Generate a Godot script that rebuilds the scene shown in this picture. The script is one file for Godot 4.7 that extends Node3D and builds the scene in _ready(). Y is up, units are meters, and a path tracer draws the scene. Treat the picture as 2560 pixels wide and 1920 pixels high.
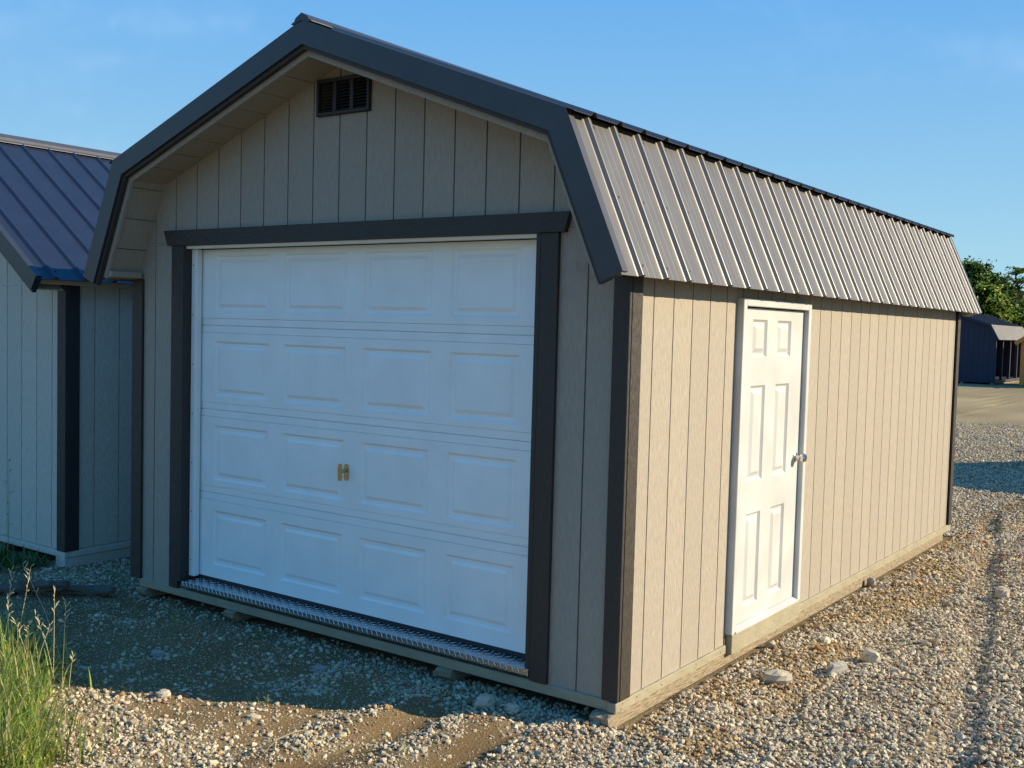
extends Node3D

var rng := RandomNumberGenerator.new()
var M := {}
var taken := {}
var n_low := FastNoiseLite.new()
var n_mid := FastNoiseLite.new()
const GY := -0.11

# ------------------------------------------------------------------ helpers
func lin(r: float, g: float, b: float) -> Color:
	return Color(r, g, b).linear_to_srgb()

func new_st() -> SurfaceTool:
	var s := SurfaceTool.new()
	s.begin(Mesh.PRIMITIVE_TRIANGLES)
	s.set_smooth_group(-1)
	return s

func tri(s: SurfaceTool, a: Vector3, b: Vector3, c: Vector3, out: Vector3) -> void:
	if (a - c).cross(a - b).dot(out) < 0.0:
		var t := b
		b = c
		c = t
	s.add_vertex(a)
	s.add_vertex(b)
	s.add_vertex(c)

func quad(s: SurfaceTool, a: Vector3, b: Vector3, c: Vector3, d: Vector3, out: Vector3) -> void:
	tri(s, a, b, c, out)
	tri(s, a, c, d, out)

# a box with chamfered edges, given by a centre, half sizes and axes
func obox(s: SurfaceTool, at: Vector3, half: Vector3, bevel: float, B := Basis()) -> void:
	bevel = minf(bevel, minf(half.x, minf(half.y, half.z)) * 0.6)
	for ax in 3:
		var u := (ax + 1) % 3
		var v := (ax + 2) % 3
		for sg in [-1.0, 1.0]:
			var p := []
			for q in [[-1, -1], [1, -1], [1, 1], [-1, 1]]:
				var w := Vector3.ZERO
				w[ax] = half[ax] * sg
				w[u] = (half[u] - bevel) * q[0]
				w[v] = (half[v] - bevel) * q[1]
				p.append(at + B * w)
			var n := Vector3.ZERO
			n[ax] = sg
			quad(s, p[0], p[1], p[2], p[3], B * n)
	if bevel <= 0.0:
		return
	for ax in 3:
		var u := (ax + 1) % 3
		var v := (ax + 2) % 3
		for su in [-1.0, 1.0]:
			for sv in [-1.0, 1.0]:
				var p := []
				for q in [[-1.0, 0], [1.0, 0], [1.0, 1], [-1.0, 1]]:
					var w := Vector3.ZERO
					w[ax] = (half[ax] - bevel) * q[0]
					w[u] = (half[u] - (bevel if q[1] == 0 else 0.0)) * su
					w[v] = (half[v] - (0.0 if q[1] == 0 else bevel)) * sv
					p.append(at + B * w)
				var n := Vector3.ZERO
				n[u] = su
				n[v] = sv
				quad(s, p[0], p[1], p[2], p[3], B * n)
	for sx in [-1.0, 1.0]:
		for sy in [-1.0, 1.0]:
			for sz in [-1.0, 1.0]:
				var k := Vector3(sx, sy, sz)
				var a := at + B * (Vector3(half.x, half.y - bevel, half.z - bevel) * k)
				var b := at + B * (Vector3(half.x - bevel, half.y, half.z - bevel) * k)
				var c := at + B * (Vector3(half.x - bevel, half.y - bevel, half.z) * k)
				tri(s, a, b, c, B * k)

func box(s: SurfaceTool, lo: Vector3, hi: Vector3, bevel := 0.0) -> void:
	obox(s, (lo + hi) * 0.5, (hi - lo).abs() * 0.5, bevel)

# polygon (in x,y of frame O,U,V) extruded along N by d
func prism(s: SurfaceTool, poly: PackedVector2Array, O: Vector3, U: Vector3, V: Vector3, N: Vector3, d: float) -> void:
	var idx := Geometry2D.triangulate_polygon(poly)
	var sg := signf(d)
	for i in range(0, idx.size(), 3):
		var a := poly[idx[i]]
		var b := poly[idx[i + 1]]
		var c := poly[idx[i + 2]]
		tri(s, O + U * a.x + V * a.y, O + U * b.x + V * b.y, O + U * c.x + V * c.y, -N * sg)
		tri(s, O + N * d + U * a.x + V * a.y, O + N * d + U * b.x + V * b.y, O + N * d + U * c.x + V * c.y, N * sg)
	var area := 0.0
	for i in poly.size():
		area += poly[i].cross(poly[(i + 1) % poly.size()])
	for i in poly.size():
		var a := poly[i]
		var b := poly[(i + 1) % poly.size()]
		var e := (b - a)
		var o2 := Vector2(e.y, -e.x) * signf(area)
		var A := O + U * a.x + V * a.y
		var B := O + U * b.x + V * b.y
		quad(s, A, B, B + N * d, A + N * d, U * o2.x + V * o2.y)

# a surface of revolution: profile of (radius, along), smooth
func lathe(s: SurfaceTool, prof: Array, O: Vector3, axis: Vector3, n := 16) -> void:
	axis = axis.normalized()
	var u := axis.cross(Vector3.UP if absf(axis.y) < 0.9 else Vector3.RIGHT).normalized()
	var v := axis.cross(u)
	for i in prof.size() - 1:
		for k in n:
			var a0 := TAU * k / n
			var a1 := TAU * (k + 1) / n
			var d0 := u * cos(a0) + v * sin(a0)
			var d1 := u * cos(a1) + v * sin(a1)
			var p0: Vector2 = prof[i]
			var p1: Vector2 = prof[i + 1]
			var e := p1 - p0
			var out := (d0 + d1).normalized() * e.y - axis * e.x
			quad(s, O + d0 * p0.x + axis * p0.y, O + d1 * p0.x + axis * p0.y, O + d1 * p1.x + axis * p1.y, O + d0 * p1.x + axis * p1.y, out)

# tube through points with radii
func tube(s: SurfaceTool, pts: Array, rad: Array, n := 6) -> void:
	var rings := []
	for i in pts.size():
		var t: Vector3 = (pts[mini(i + 1, pts.size() - 1)] - pts[maxi(i - 1, 0)]).normalized()
		var u := t.cross(Vector3(0.31, 0.2, 0.93)).normalized()
		var v := t.cross(u)
		var r := []
		for k in n:
			r.append(pts[i] + (u * cos(TAU * k / n) + v * sin(TAU * k / n)) * rad[i])
		rings.append(r)
	for i in pts.size() - 1:
		for k in n:
			var a: Vector3 = rings[i][k]
			var b: Vector3 = rings[i][(k + 1) % n]
			var c: Vector3 = rings[i + 1][(k + 1) % n]
			var d: Vector3 = rings[i + 1][k]
			quad(s, a, b, c, d, (a + c) * 0.5 - (pts[i] + pts[i + 1]) * 0.5)

func numbered(called: String) -> String:
	if not taken.has(called):
		taken[called] = 0
		return called
	taken[called] += 1
	return "%s_%03d" % [called, taken[called]]

func thing(called: String, label: String, category: String, at: Vector3, group := "") -> Node3D:
	var o := Node3D.new()
	o.name = numbered(called)
	add_child(o)
	o.position = at
	tag(o, label, category, group)
	return o

func tag(o: Node, label: String, category: String, group := "", kind := "") -> void:
	if label != "":
		o.set_meta("label", label)
	if category != "":
		o.set_meta("category", category)
	if group != "":
		o.set_meta("group", group)
	if kind != "":
		o.set_meta("kind", kind)

# commits a shape whose vertices are in world coordinates
func part(s: SurfaceTool, called: String, mat: Material, parent: Node3D) -> MeshInstance3D:
	s.generate_normals()
	var o := MeshInstance3D.new()
	o.mesh = s.commit()
	o.material_override = mat
	o.name = called if parent != self else numbered(called)
	parent.add_child(o, true)
	o.global_position = Vector3.ZERO
	o.cast_shadow = GeometryInstance3D.SHADOW_CASTING_SETTING_ON
	return o

func node_part(called: String, parent: Node3D) -> Node3D:
	var o := Node3D.new()
	o.name = called
	parent.add_child(o, true)
	o.global_position = Vector3.ZERO
	return o

# ------------------------------------------------------------------ textures and materials
func noise_img(seed_: int, freq: float, oct: int, w := 512, h := 512, type := FastNoiseLite.TYPE_SIMPLEX_SMOOTH) -> Image:
	var n := FastNoiseLite.new()
	n.seed = seed_
	n.noise_type = type
	n.frequency = freq
	n.fractal_octaves = oct
	var im := n.get_seamless_image(w, h)
	im.convert(Image.FORMAT_RGB8)
	return im

# grey noise moved into the range lo..hi, as a colour factor
func tone_tex(im: Image, lo: Color, hi: Color) -> ImageTexture:
	var o := Image.create(im.get_width(), im.get_height(), false, Image.FORMAT_RGB8)
	for y in im.get_height():
		for x in im.get_width():
			o.set_pixel(x, y, lo.lerp(hi, im.get_pixel(x, y).r))
	return ImageTexture.create_from_image(o)

func normal_tex(im: Image, k: float) -> ImageTexture:
	var c := im.duplicate() as Image
	c.bump_map_to_normal_map(k)
	return ImageTexture.create_from_image(c)

func mat(col: Color, rough: float, metal := 0.0, spec := 0.5) -> StandardMaterial3D:
	var m := StandardMaterial3D.new()
	m.albedo_color = col
	m.roughness = rough
	m.metallic = metal
	m.metallic_specular = spec
	return m

func textured(m: StandardMaterial3D, tex: Texture2D, nrm: Texture2D, scale: Vector3, nscale := 1.0) -> StandardMaterial3D:
	m.uv1_triplanar = true
	m.uv1_world_triplanar = true
	m.uv1_triplanar_sharpness = 8.0
	m.uv1_scale = scale
	if tex:
		m.albedo_texture = tex
	if nrm:
		m.normal_enabled = true
		m.normal_texture = nrm
		m.normal_scale = nscale
	return m

func make_materials() -> void:
	var grain := noise_img(11, 0.02, 5)
	var fine := noise_img(12, 0.06, 4)
	var blot := noise_img(13, 0.008, 4)
	var cell := noise_img(14, 0.05, 3, 512, 512, FastNoiseLite.TYPE_CELLULAR)
	var t_grain := tone_tex(grain, Color(0.91, 0.91, 0.905), Color(1, 1, 1))
	var t_soft := tone_tex(blot, Color(0.90, 0.90, 0.90), Color(1, 1, 1))
	var t_wood := tone_tex(grain, Color(0.62, 0.60, 0.57), Color(1, 1, 1))
	var t_dirt := tone_tex(fine, Color(0.74, 0.73, 0.71), Color(1, 1, 1))
	var t_stone := tone_tex(fine, Color(0.86, 0.85, 0.84), Color(1, 1, 1))
	var b_grain := normal_tex(grain, 6.0)
	var b_fine := normal_tex(fine, 8.0)
	var b_cell := normal_tex(cell, 6.0)
	# tan engineered-wood siding with embossed grain running up and down
	M.siding = textured(mat(lin(0.345, 0.302, 0.240), 0.72), t_grain, b_grain, Vector3(6.0, 1.1, 6.0), 0.42)
	M.siding_b = textured(mat(lin(0.336, 0.295, 0.234), 0.72), t_grain, b_grain, Vector3(7.3, 1.3, 7.3), 0.42)
	M.siding_c = textured(mat(lin(0.353, 0.308, 0.245), 0.72), t_grain, b_grain, Vector3(5.1, 0.9, 5.1), 0.42)
	M.band = textured(mat(lin(0.34, 0.30, 0.20), 0.7), t_soft, b_grain, Vector3(0.8, 3.0, 0.8), 0.5)
	M.skid = textured(mat(lin(0.40, 0.325, 0.215), 0.85), t_wood, b_grain, Vector3(1.0, 8.0, 1.0), 1.0)
	M.endgrain = textured(mat(lin(0.22, 0.15, 0.09), 0.9), t_wood, b_fine, Vector3(9.0, 3.0, 9.0), 1.0)
	M.trim = textured(mat(lin(0.036, 0.029, 0.022), 0.6), t_grain, b_grain, Vector3(7.0, 1.0, 7.0), 0.55)
	M.trim_h = textured(mat(lin(0.036, 0.029, 0.022), 0.6), t_grain, b_grain, Vector3(0.9, 8.0, 0.9), 1.2)
	M.nbr_siding = textured(mat(lin(0.58, 0.56, 0.47), 0.72), t_grain, b_grain, Vector3(6.0, 1.1, 6.0), 0.6)
	M.nbr_siding_b = textured(mat(lin(0.56, 0.54, 0.455), 0.72), t_grain, b_grain, Vector3(7.0, 0.9, 7.0), 0.6)
	M.nbr_trim = textured(mat(lin(0.026, 0.022, 0.024), 0.6), t_grain, null, Vector3(7.0, 1.0, 7.0))
	M.roof = textured(mat(lin(0.105, 0.101, 0.097), 0.42, 0.5, 0.75), t_soft, null, Vector3(0.9, 0.9, 0.9))
	M.fascia = textured(mat(lin(0.042, 0.043, 0.048), 0.42, 0.3, 0.6), t_soft, null, Vector3(0.9, 0.9, 0.9))
	M.nbr_roof = textured(mat(lin(0.026, 0.034, 0.060), 0.42, 0.4, 0.5), t_soft, null, Vector3(0.9, 0.9, 0.9))
	M.white = textured(mat(lin(0.55, 0.555, 0.53), 0.45), t_soft, null, Vector3(0.5, 0.5, 0.5))
	M.garage = textured(mat(lin(0.84, 0.87, 0.84), 0.42), tone_tex(blot, Color(0.96, 0.96, 0.96), Color(1, 1, 1)), null, Vector3(0.7, 0.7, 0.7))
	M.plate = textured(mat(lin(0.60, 0.62, 0.63), 0.24, 1.0), t_soft, b_fine, Vector3(3, 3, 3), 0.12)
	M.brass = mat(lin(0.50, 0.45, 0.25), 0.16, 1.0)
	M.nickel = mat(lin(0.66, 0.62, 0.56), 0.22, 1.0)
	M.black = mat(lin(0.018, 0.017, 0.017), 0.55)
	M.screw = mat(lin(0.05, 0.045, 0.04), 0.5, 0.4)
	M.rubber = mat(lin(0.02, 0.02, 0.022), 0.7)
	M.deck = textured(mat(lin(0.32, 0.25, 0.16), 0.85), t_wood, b_grain, Vector3(3, 3, 3), 0.6)
	M.navy = textured(mat(lin(0.007, 0.014, 0.045), 0.6), t_grain, null, Vector3(6, 1, 6))
	M.navy_trim = mat(lin(0.03, 0.032, 0.04), 0.6)
	M.navy_roof = mat(lin(0.012, 0.013, 0.02), 0.55, 0.0, 0.4)
	M.orange = textured(mat(lin(0.85, 0.33, 0.07), 0.6), t_wood, b_grain, Vector3(5, 1, 5), 0.5)
	M.stone = textured(mat(Color(1, 1, 1), 0.9, 0.0, 0.15), t_stone, b_fine, Vector3(9, 9, 9), 0.7)
	M.stone.vertex_color_use_as_albedo = true
	M.stone.uv1_world_triplanar = false
	M.rock = textured(mat(lin(0.56, 0.49, 0.36), 0.9), t_stone, b_fine, Vector3(6, 6, 6), 0.8)
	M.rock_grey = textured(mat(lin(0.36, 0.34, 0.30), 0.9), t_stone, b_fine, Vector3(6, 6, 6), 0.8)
	M.ground = textured(mat(Color(1, 1, 1), 0.95, 0.0, 0.08), t_dirt, b_cell, Vector3(2.3, 2.3, 2.3), 0.8)
	M.ground.vertex_color_use_as_albedo = true
	M.ground.uv1_triplanar_sharpness = 1.0
	M.oldwood = textured(mat(lin(0.16, 0.13, 0.10), 0.9), t_wood, b_grain, Vector3(2, 12, 12), 1.2)
	M.bark = textured(mat(lin(0.085, 0.065, 0.05), 0.9), t_wood, b_grain, Vector3(2, 1, 2), 1.0)
	M.leaf = mat(Color(1, 1, 1), 0.55)
	M.leaf.vertex_color_use_as_albedo = true
	M.leaf.backlight_enabled = true
	M.leaf.backlight = Color(0.8, 0.8, 0.8)
	M.leaf.cull_mode = BaseMaterial3D.CULL_DISABLED
	M.grass = mat(Color(1, 1, 1), 0.5)
	M.grass.vertex_color_use_as_albedo = true
	M.grass.backlight_enabled = true
	M.grass.backlight = Color(0.7, 0.7, 0.7)
	M.grass.cull_mode = BaseMaterial3D.CULL_DISABLED
	M.straw = mat(lin(0.52, 0.43, 0.24), 0.6)
	M.straw.backlight_enabled = true
	M.straw.backlight = Color(0.3, 0.3, 0.3)
	M.green_stem = mat(lin(0.20, 0.25, 0.07), 0.6)

# ------------------------------------------------------------------ ground shape
func band_f(x: float, c: float, w: float) -> float:
	var d := absf(x - c) / w
	return clampf(1.0 - d * d, 0.0, 1.0)

# 0 = bare soil, 1 = covered in gravel
func cover(x: float, z: float) -> float:
	var n := n_low.get_noise_2d(x * 1.0, z * 1.0)
	var m := n_mid.get_noise_2d(x, z)
	var xx := x + 0.10 * n + 0.04 * m
	var g := 0.0
	# gravel pad beside and behind the shed
	g = maxf(g, smoothstep(-0.25, 0.12, xx + 0.12 * (z - 0.2) * (1.0 if z > 0.2 else 0.0)))
	if z < -0.6:
		g = 1.0
	# gravel spilling under the front of the shed and between the sheds
	g = maxf(g, smoothstep(0.42, 0.1, z + 0.25 * n) * smoothstep(-2.0, -0.6, x))
	g = maxf(g, 0.75 * smoothstep(0.18, -0.15, z + 0.2 * n + 0.08 * m))
	# strips of stone pushed up between wheel tracks in the soil in front
	var f := 0.0
	for c in [[-0.94, 0.075, 0.95], [-0.56, 0.13, 1.0], [-0.10, 0.16, 1.0], [-1.42, 0.20, 0.45], [-1.95, 0.22, 0.55], [-2.5, 0.18, 0.5], [-3.0, 0.2, 0.3]]:
		f = maxf(f, c[2] * band_f(xx - 0.06 * (z - 0.6), c[0], c[1]))
	f *= 0.65 + 0.6 * m
	f = maxf(f, 0.75 * smoothstep(0.25, 0.6, n + 0.45 * m + 0.5 * smoothstep(1.0, 1.5, z)))
	f = maxf(f, 0.75 * smoothstep(0.95, 1.4, z + 0.35 * m - 0.25 * smoothstep(-1.3, -0.9, x)))
	g = maxf(g, f)
	if z < -19.0:
		g = lerpf(1.0, 0.12, smoothstep(-19.0, -21.5, z + n * 1.5))
	return clampf(g, 0.0, 1.0)

func height(x: float, z: float) -> float:
	var y := GY
	y += 0.016 * n_low.get_noise_2d(x * 1.3 + 40.0, z * 1.3) + 0.006 * n_mid.get_noise_2d(x * 1.5, z * 1.5 + 9.0)
	if z > -0.2 and x < 0.2:
		# wheel tracks pressed into the soil, ridges between
		var k := smoothstep(-0.2, 0.3, z) * smoothstep(0.2, 0.0, x)
		y -= 0.022 * k * (band_f(x, -0.75, 0.12) + band_f(x, -0.32, 0.09) + 0.7 * band_f(x, -1.16, 0.16) + 0.6 * band_f(x, -1.7, 0.15))
		y += 0.014 * k * (band_f(x, -0.94, 0.10) + band_f(x, -0.55, 0.14) + band_f(x, -0.12, 0.18))
	# the rut along the gravel on the right
	var rx := 0.98 + 0.17 * (z + 2.7) if z > -4.0 else 0.76 + 0.2 * (z + 4.0)
	var q := smoothstep(0.6, -0.6, z)
	y -= 0.042 * q * (band_f(x, rx, 0.12) + 0.6 * band_f(x, 0.50, 0.16))
	y += 0.018 * q * band_f(x, 0.30, 0.16)
	y -= 0.016 * band_f(z, -0.05, 0.4) * smoothstep(-3.9, -3.5, x) * smoothstep(0.0, -0.25, x)
	# flat where the sheds stand
	if x < 0.06 and x > -3.72 and z < 0.10:
		y = lerpf(y, GY - 0.012, smoothstep(0.10, -0.02, z) * smoothstep(0.06, -0.02, x))
	return y

func soil_color(x: float, z: float) -> Color:
	var n := n_low.get_noise_2d(x * 0.7 + 7.0, z * 0.7)
	var m := n_mid.get_noise_2d(x * 2.0, z * 2.0 + 5.0)
	var c := cover(x, z)
	var soil := Color(0.245, 0.170, 0.088) * (1.0 + 0.18 * n + 0.10 * m)
	var grav := Color(0.29, 0.225, 0.135) * (1.0 + 0.12 * n + 0.14 * m)
	var k := soil.lerp(grav, smoothstep(0.2, 0.8, c))
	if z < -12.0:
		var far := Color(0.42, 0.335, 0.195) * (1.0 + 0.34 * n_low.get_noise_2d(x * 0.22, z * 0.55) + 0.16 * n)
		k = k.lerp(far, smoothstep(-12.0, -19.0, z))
	return k

func build_ground() -> void:
	var xs := PackedFloat32Array()
	var zs := PackedFloat32Array()
	for k in range(50, 0, -1):
		xs.append(-6.5 - 0.07 * (pow(1.15, k) - 1.0) / 0.15)
	for i in 156:
		xs.append(-6.5 + 0.07 * i)
	for k in range(1, 27):
		xs.append(4.35 + 0.07 * (pow(1.38, k) - 1.0) / 0.38)
	for k in range(76, 0, -1):
		zs.append(-8.0 - 0.07 * (pow(1.09, k) - 1.0) / 0.09)
	for i in 172:
		zs.append(-8.0 + 0.07 * i)
	for k in range(1, 27):
		zs.append(3.97 + 0.07 * (pow(1.38, k) - 1.0) / 0.38)
	var nx := xs.size()
	var nz := zs.size()
	var vs := PackedVector3Array()
	var cs := PackedColorArray()
	for j in nz:
		for i in nx:
			var x := xs[i]
			var z := zs[j]
			var fade := smoothstep(60.0, 20.0, Vector2(x, z).length())
			vs.append(Vector3(x, lerpf(GY, height(x, z), fade), z))
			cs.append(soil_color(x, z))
	var idx := PackedInt32Array()
	for j in nz - 1:
		for i in nx - 1:
			var a := j * nx + i
			idx.append_array([a, a + 1, a + nx, a + 1, a + nx + 1, a + nx])
	var arr := []
	arr.resize(Mesh.ARRAY_MAX)
	arr[Mesh.ARRAY_VERTEX] = vs
	arr[Mesh.ARRAY_COLOR] = cs
	arr[Mesh.ARRAY_INDEX] = idx
	var am := ArrayMesh.new()
	am.add_surface_from_arrays(Mesh.PRIMITIVE_TRIANGLES, arr)
	var s := SurfaceTool.new()
	s.create_from(am, 0)
	s.generate_normals()
	var o := MeshInstance3D.new()
	o.mesh = s.commit()
	o.material_override = M.ground
	o.name = numbered("ground")
	add_child(o)
	tag(o, "brown soil and tan gravel yard around the sheds", "ground", "", "structure")

func rock_mesh(seed_: int, sq: Vector3, rings := 4, seg := 7, rough := 0.28) -> ArrayMesh:
	var r := RandomNumberGenerator.new()
	r.seed = seed_
	var n := FastNoiseLite.new()
	n.seed = seed_
	n.frequency = 0.9
	var P := []
	for i in rings + 1:
		var row := []
		for k in seg:
			var th := PI * i / rings
			var ph := TAU * (k + 0.5 * (i % 2)) / seg
			var d := Vector3(sin(th) * cos(ph), cos(th), sin(th) * sin(ph))
			var rad := 1.0 + rough * 1.6 * n.get_noise_3dv(d * 1.3)
			if i > 0 and i < rings:
				rad += r.randf_range(-rough, rough) * 0.5
			var v := d * rad
			# angular facets: squash towards a few random planes
			v = v.clamp(Vector3(-0.9, -0.82, -0.88), Vector3(0.86, 0.8, 0.9))
			row.append(v * sq)
		P.append(row)
	var s := new_st()
	for i in rings:
		for k in seg:
			var a: Vector3 = P[i][k]
			var b: Vector3 = P[i][(k + 1) % seg]
			var c: Vector3 = P[i + 1][(k + 1) % seg]
			var d: Vector3 = P[i + 1][k]
			if i > 0:
				tri(s, a, b, c, a + b + c)
			if i < rings - 1:
				tri(s, a, c, d, a + c + d)
			elif i == rings - 1:
				tri(s, a, b, d, a + b + d)
	s.generate_normals()
	return s.commit()

func stone_color() -> Color:
	var k := rng.randf()
	var c: Color
	if k < 0.42:
		c = Color(0.55, 0.465, 0.315)
	elif k < 0.66:
		c = Color(0.47, 0.405, 0.295)
	elif k < 0.80:
		c = Color(0.64, 0.565, 0.41)
	elif k < 0.90:
		c = Color(0.35, 0.30, 0.225)
	elif k < 0.965:
		c = Color(0.43, 0.29, 0.16)
	else:
		c = Color(0.30, 0.165, 0.115)
	return c * rng.randf_range(0.80, 1.34)

func build_gravel() -> void:
	var variants := [rock_mesh(3, Vector3(1.0, 0.72, 0.8)), rock_mesh(5, Vector3(1.25, 0.6, 0.75)), rock_mesh(8, Vector3(0.9, 0.8, 0.95)), rock_mesh(13, Vector3(1.1, 0.55, 0.9)), rock_mesh(21, Vector3(1.3, 0.7, 0.62))]
	var tr := []
	var co := []
	for v in variants:
		tr.append([])
		co.append([])
	# areas: x0, x1, z0, z1, stones per square metre, smallest and largest radius
	var areas := [
		[-5.2, -1.9, -0.9, 2.6, 2700.0, 0.004, 0.0125],
		[-1.9, 2.6, -0.6, 2.6, 4200.0, 0.004, 0.013],
		[-0.05, 2.6, -3.2, -0.6, 3900.0, 0.004, 0.0135],
		[-0.05, 2.4, -7.0, -3.2, 2500.0, 0.005, 0.0150],
		[-0.6, 2.0, -6.5, -6.0, 900.0, 0.009, 0.022],
		[-4.7, -3.5, -5.0, -0.9, 900.0, 0.008, 0.02],
		[-2.6, 2.0, -12.0, -6.5, 1500.0, 0.006, 0.016],
		[-5.0, 1.0, -21.0, -12.0, 560.0, 0.007, 0.019],
		[-5.0, 0.3, -0.1, 2.5, -3400.0, 0.0016, 0.0042]]
	for A in areas:
		var grit: bool = A[4] < 0.0
		var count := int((A[1] - A[0]) * (A[3] - A[2]) * absf(A[4]))
		for i in count:
			var x := rng.randf_range(A[0], A[1])
			var z := rng.randf_range(A[2], A[3])
			if x > -3.66 and x < 0.0 and z < -0.02 - 0.12 * rng.randf() and z > -6.1:
				continue
			if x < -4.62 and z < -0.16:
				continue
			if absf(x + 0.0) < 0.02 and z < 0.06 and z > -6.1:
				continue
			var c := cover(x, z)
			if not grit and rng.randf() > 0.05 + 0.95 * pow(c, 1.3):
				continue
			var t := rng.randf()
			var r: float = lerpf(A[5], A[6], t * t * t * 0.9 + t * 0.1)
			if x < 0.045 + r and x > -0.2 and z < 0.03 and z > -6.1:
				continue
			if rng.randf() < 0.010 and z > -4.0 and not grit:
				r *= rng.randf_range(1.5, 2.3)
			var b := Basis.from_euler(Vector3(rng.randf_range(-0.6, 0.6), rng.randf() * TAU, rng.randf_range(-0.6, 0.6))).scaled_local(Vector3(r, r, r) * 1.25)
			var lift := r * (0.05 + 0.35 * rng.randf()) + (0.008 * rng.randf() if c > 0.8 and not grit else 0.0)
			var v := rng.randi() % variants.size()
			tr[v].append(Transform3D(b, Vector3(x, height(x, z) + lift, z)))
			var sc := stone_color()
			# stones stained by the soil that washed along the wall
			if x > 0.0 and x < 0.55 and z < 0.1 and n_low.get_noise_2d(x * 2.5, z * 1.4) > -0.05 and rng.randf() < 0.55:
				sc = sc * Color(0.86, 0.72, 0.52)
			co[v].append(sc)
	var names := ["crushed tan gravel stones spread over the yard", "long flat gravel stones mixed through the yard", "blunt rounded gravel stones mixed through the yard", "thin flat gravel chips mixed through the yard", "narrow wedge shaped gravel stones mixed through the yard"]
	for v in variants.size():
		var mm := MultiMesh.new()
		mm.transform_format = MultiMesh.TRANSFORM_3D
		mm.use_colors = true
		mm.mesh = variants[v]
		mm.instance_count = tr[v].size()
		for i in tr[v].size():
			mm.set_instance_transform(i, tr[v][i])
			mm.set_instance_color(i, co[v][i])
		var o := MultiMeshInstance3D.new()
		o.multimesh = mm
		o.material_override = M.stone
		o.name = numbered("gravel")
		add_child(o)
		tag(o, names[v], "gravel", "", "stuff")

# ------------------------------------------------------------------ shed kit
# offset of an open polyline towards its inner side (below the roof)
func offset_line(p: Array, d: float) -> Array:
	var o := []
	for i in p.size():
		var n0 := Vector2.ZERO
		var n1 := Vector2.ZERO
		if i > 0:
			var e: Vector2 = (p[i] - p[i - 1]).normalized()
			n0 = Vector2(e.y, -e.x)
		if i < p.size() - 1:
			var e: Vector2 = (p[i + 1] - p[i]).normalized()
			n1 = Vector2(e.y, -e.x)
		if i == 0:
			n0 = n1
		if i == p.size() - 1:
			n1 = n0
		var n := (n0 + n1).normalized()
		o.append(p[i] + n * (d / maxf(0.3, n.dot(n0))))
	return o

# ribbed metal sheet on a slope: from top edge point a to bottom edge point b (x,y), between z0 and z1 (z0 > z1)
func roof_sheet(parent: Node3D, a: Vector2, b: Vector2, z0: float, z1: float, first: float, pitch: float, m: Material, screws: bool, nail_rows: Array) -> void:
	var e := (b - a).normalized()
	var n2 := Vector2(-e.y, e.x)
	if n2.y < 0.0:
		n2 = -n2
	var N := Vector3(n2.x, n2.y, 0)
	var prof := []
	prof.append(Vector2(z0, 0))
	var r := first
	while r > z1 - pitch:
		for q in [[0.031, 0.0], [0.025, 0.002], [0.0105, 0.0175], [0.0065, 0.019], [-0.0065, 0.019], [-0.0105, 0.0175], [-0.025, 0.002], [-0.031, 0.0], [-0.078, 0.0], [-0.084, 0.0005], [-0.090, 0.0005], [-0.096, 0.0], [-0.132, 0.0], [-0.138, 0.0005], [-0.144, 0.0005], [-0.150, 0.0]]:
			var z: float = r + q[0]
			if z < z0 - 0.002 and z > z1 + 0.002:
				prof.append(Vector2(z, q[1]))
		r -= pitch
	prof.append(Vector2(z1, 0))
	var s := new_st()
	var th := 0.0025
	for i in prof.size() - 1:
		var p: Vector2 = prof[i]
		var q: Vector2 = prof[i + 1]
		var A := Vector3(a.x, a.y, p.x) + N * p.y
		var B := Vector3(a.x, a.y, q.x) + N * q.y
		var C := Vector3(b.x, b.y, q.x) + N * q.y
		var D := Vector3(b.x, b.y, p.x) + N * p.y
		quad(s, A, B, C, D, N)
		quad(s, A - N * th, B - N * th, C - N * th, D - N * th, -N)
		quad(s, C, D, D - N * th, C - N * th, Vector3(e.x, e.y, 0))
		quad(s, A, B, B - N * th, A - N * th, -Vector3(e.x, e.y, 0))
	var o := part(s, "roof_sheet", m, parent)
	if screws:
		var k := new_st()
		var len := a.distance_to(b)
		var rr := first
		while rr > z1:
			for row in nail_rows:
				var zz: float = rr - 0.045
				if zz < z0 - 0.01 and zz > z1 + 0.01:
					var c2: Vector2 = a + e * (len * float(row))
					lathe(k, [Vector2(0.0095, 0.0), Vector2(0.009, 0.002), Vector2(0.0055, 0.0025), Vector2(0.005, 0.0065), Vector2(0.0, 0.007)], Vector3(c2.x, c2.y, zz), N, 6)
			rr -= pitch
		var so := part(k, "screw_heads", M.screw, o)
		so.set_meta("kind", "stuff")

func roof_slope(parent: Node3D, a: Vector2, b: Vector2, z0: float, z1: float, first: float, pitch: float, m: Material, screws := true, nail_rows := [0.06, 0.94]) -> void:
	var z := z0
	var r := first
	while z > z1 + 0.01:
		var nz := r - pitch * 4.0 + pitch * 0.5
		if z == z0:
			nz = r - pitch * 3.0 + pitch * 0.5
		nz = maxf(nz, z1)
		if nz - z1 < pitch:
			nz = z1
		roof_sheet(parent, a, b, z, nz, r, pitch, m, screws, nail_rows)
		while r > nz - 0.0001:
			r -= pitch
		z = nz

func roof_y(line: Array, x: float) -> float:
	for i in line.size() - 1:
		var p: Vector2 = line[i]
		var q: Vector2 = line[i + 1]
		if x >= p.x and x <= q.x:
			return lerpf(p.y, q.y, (x - p.x) / (q.x - p.x))
	return line[0].y

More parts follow.
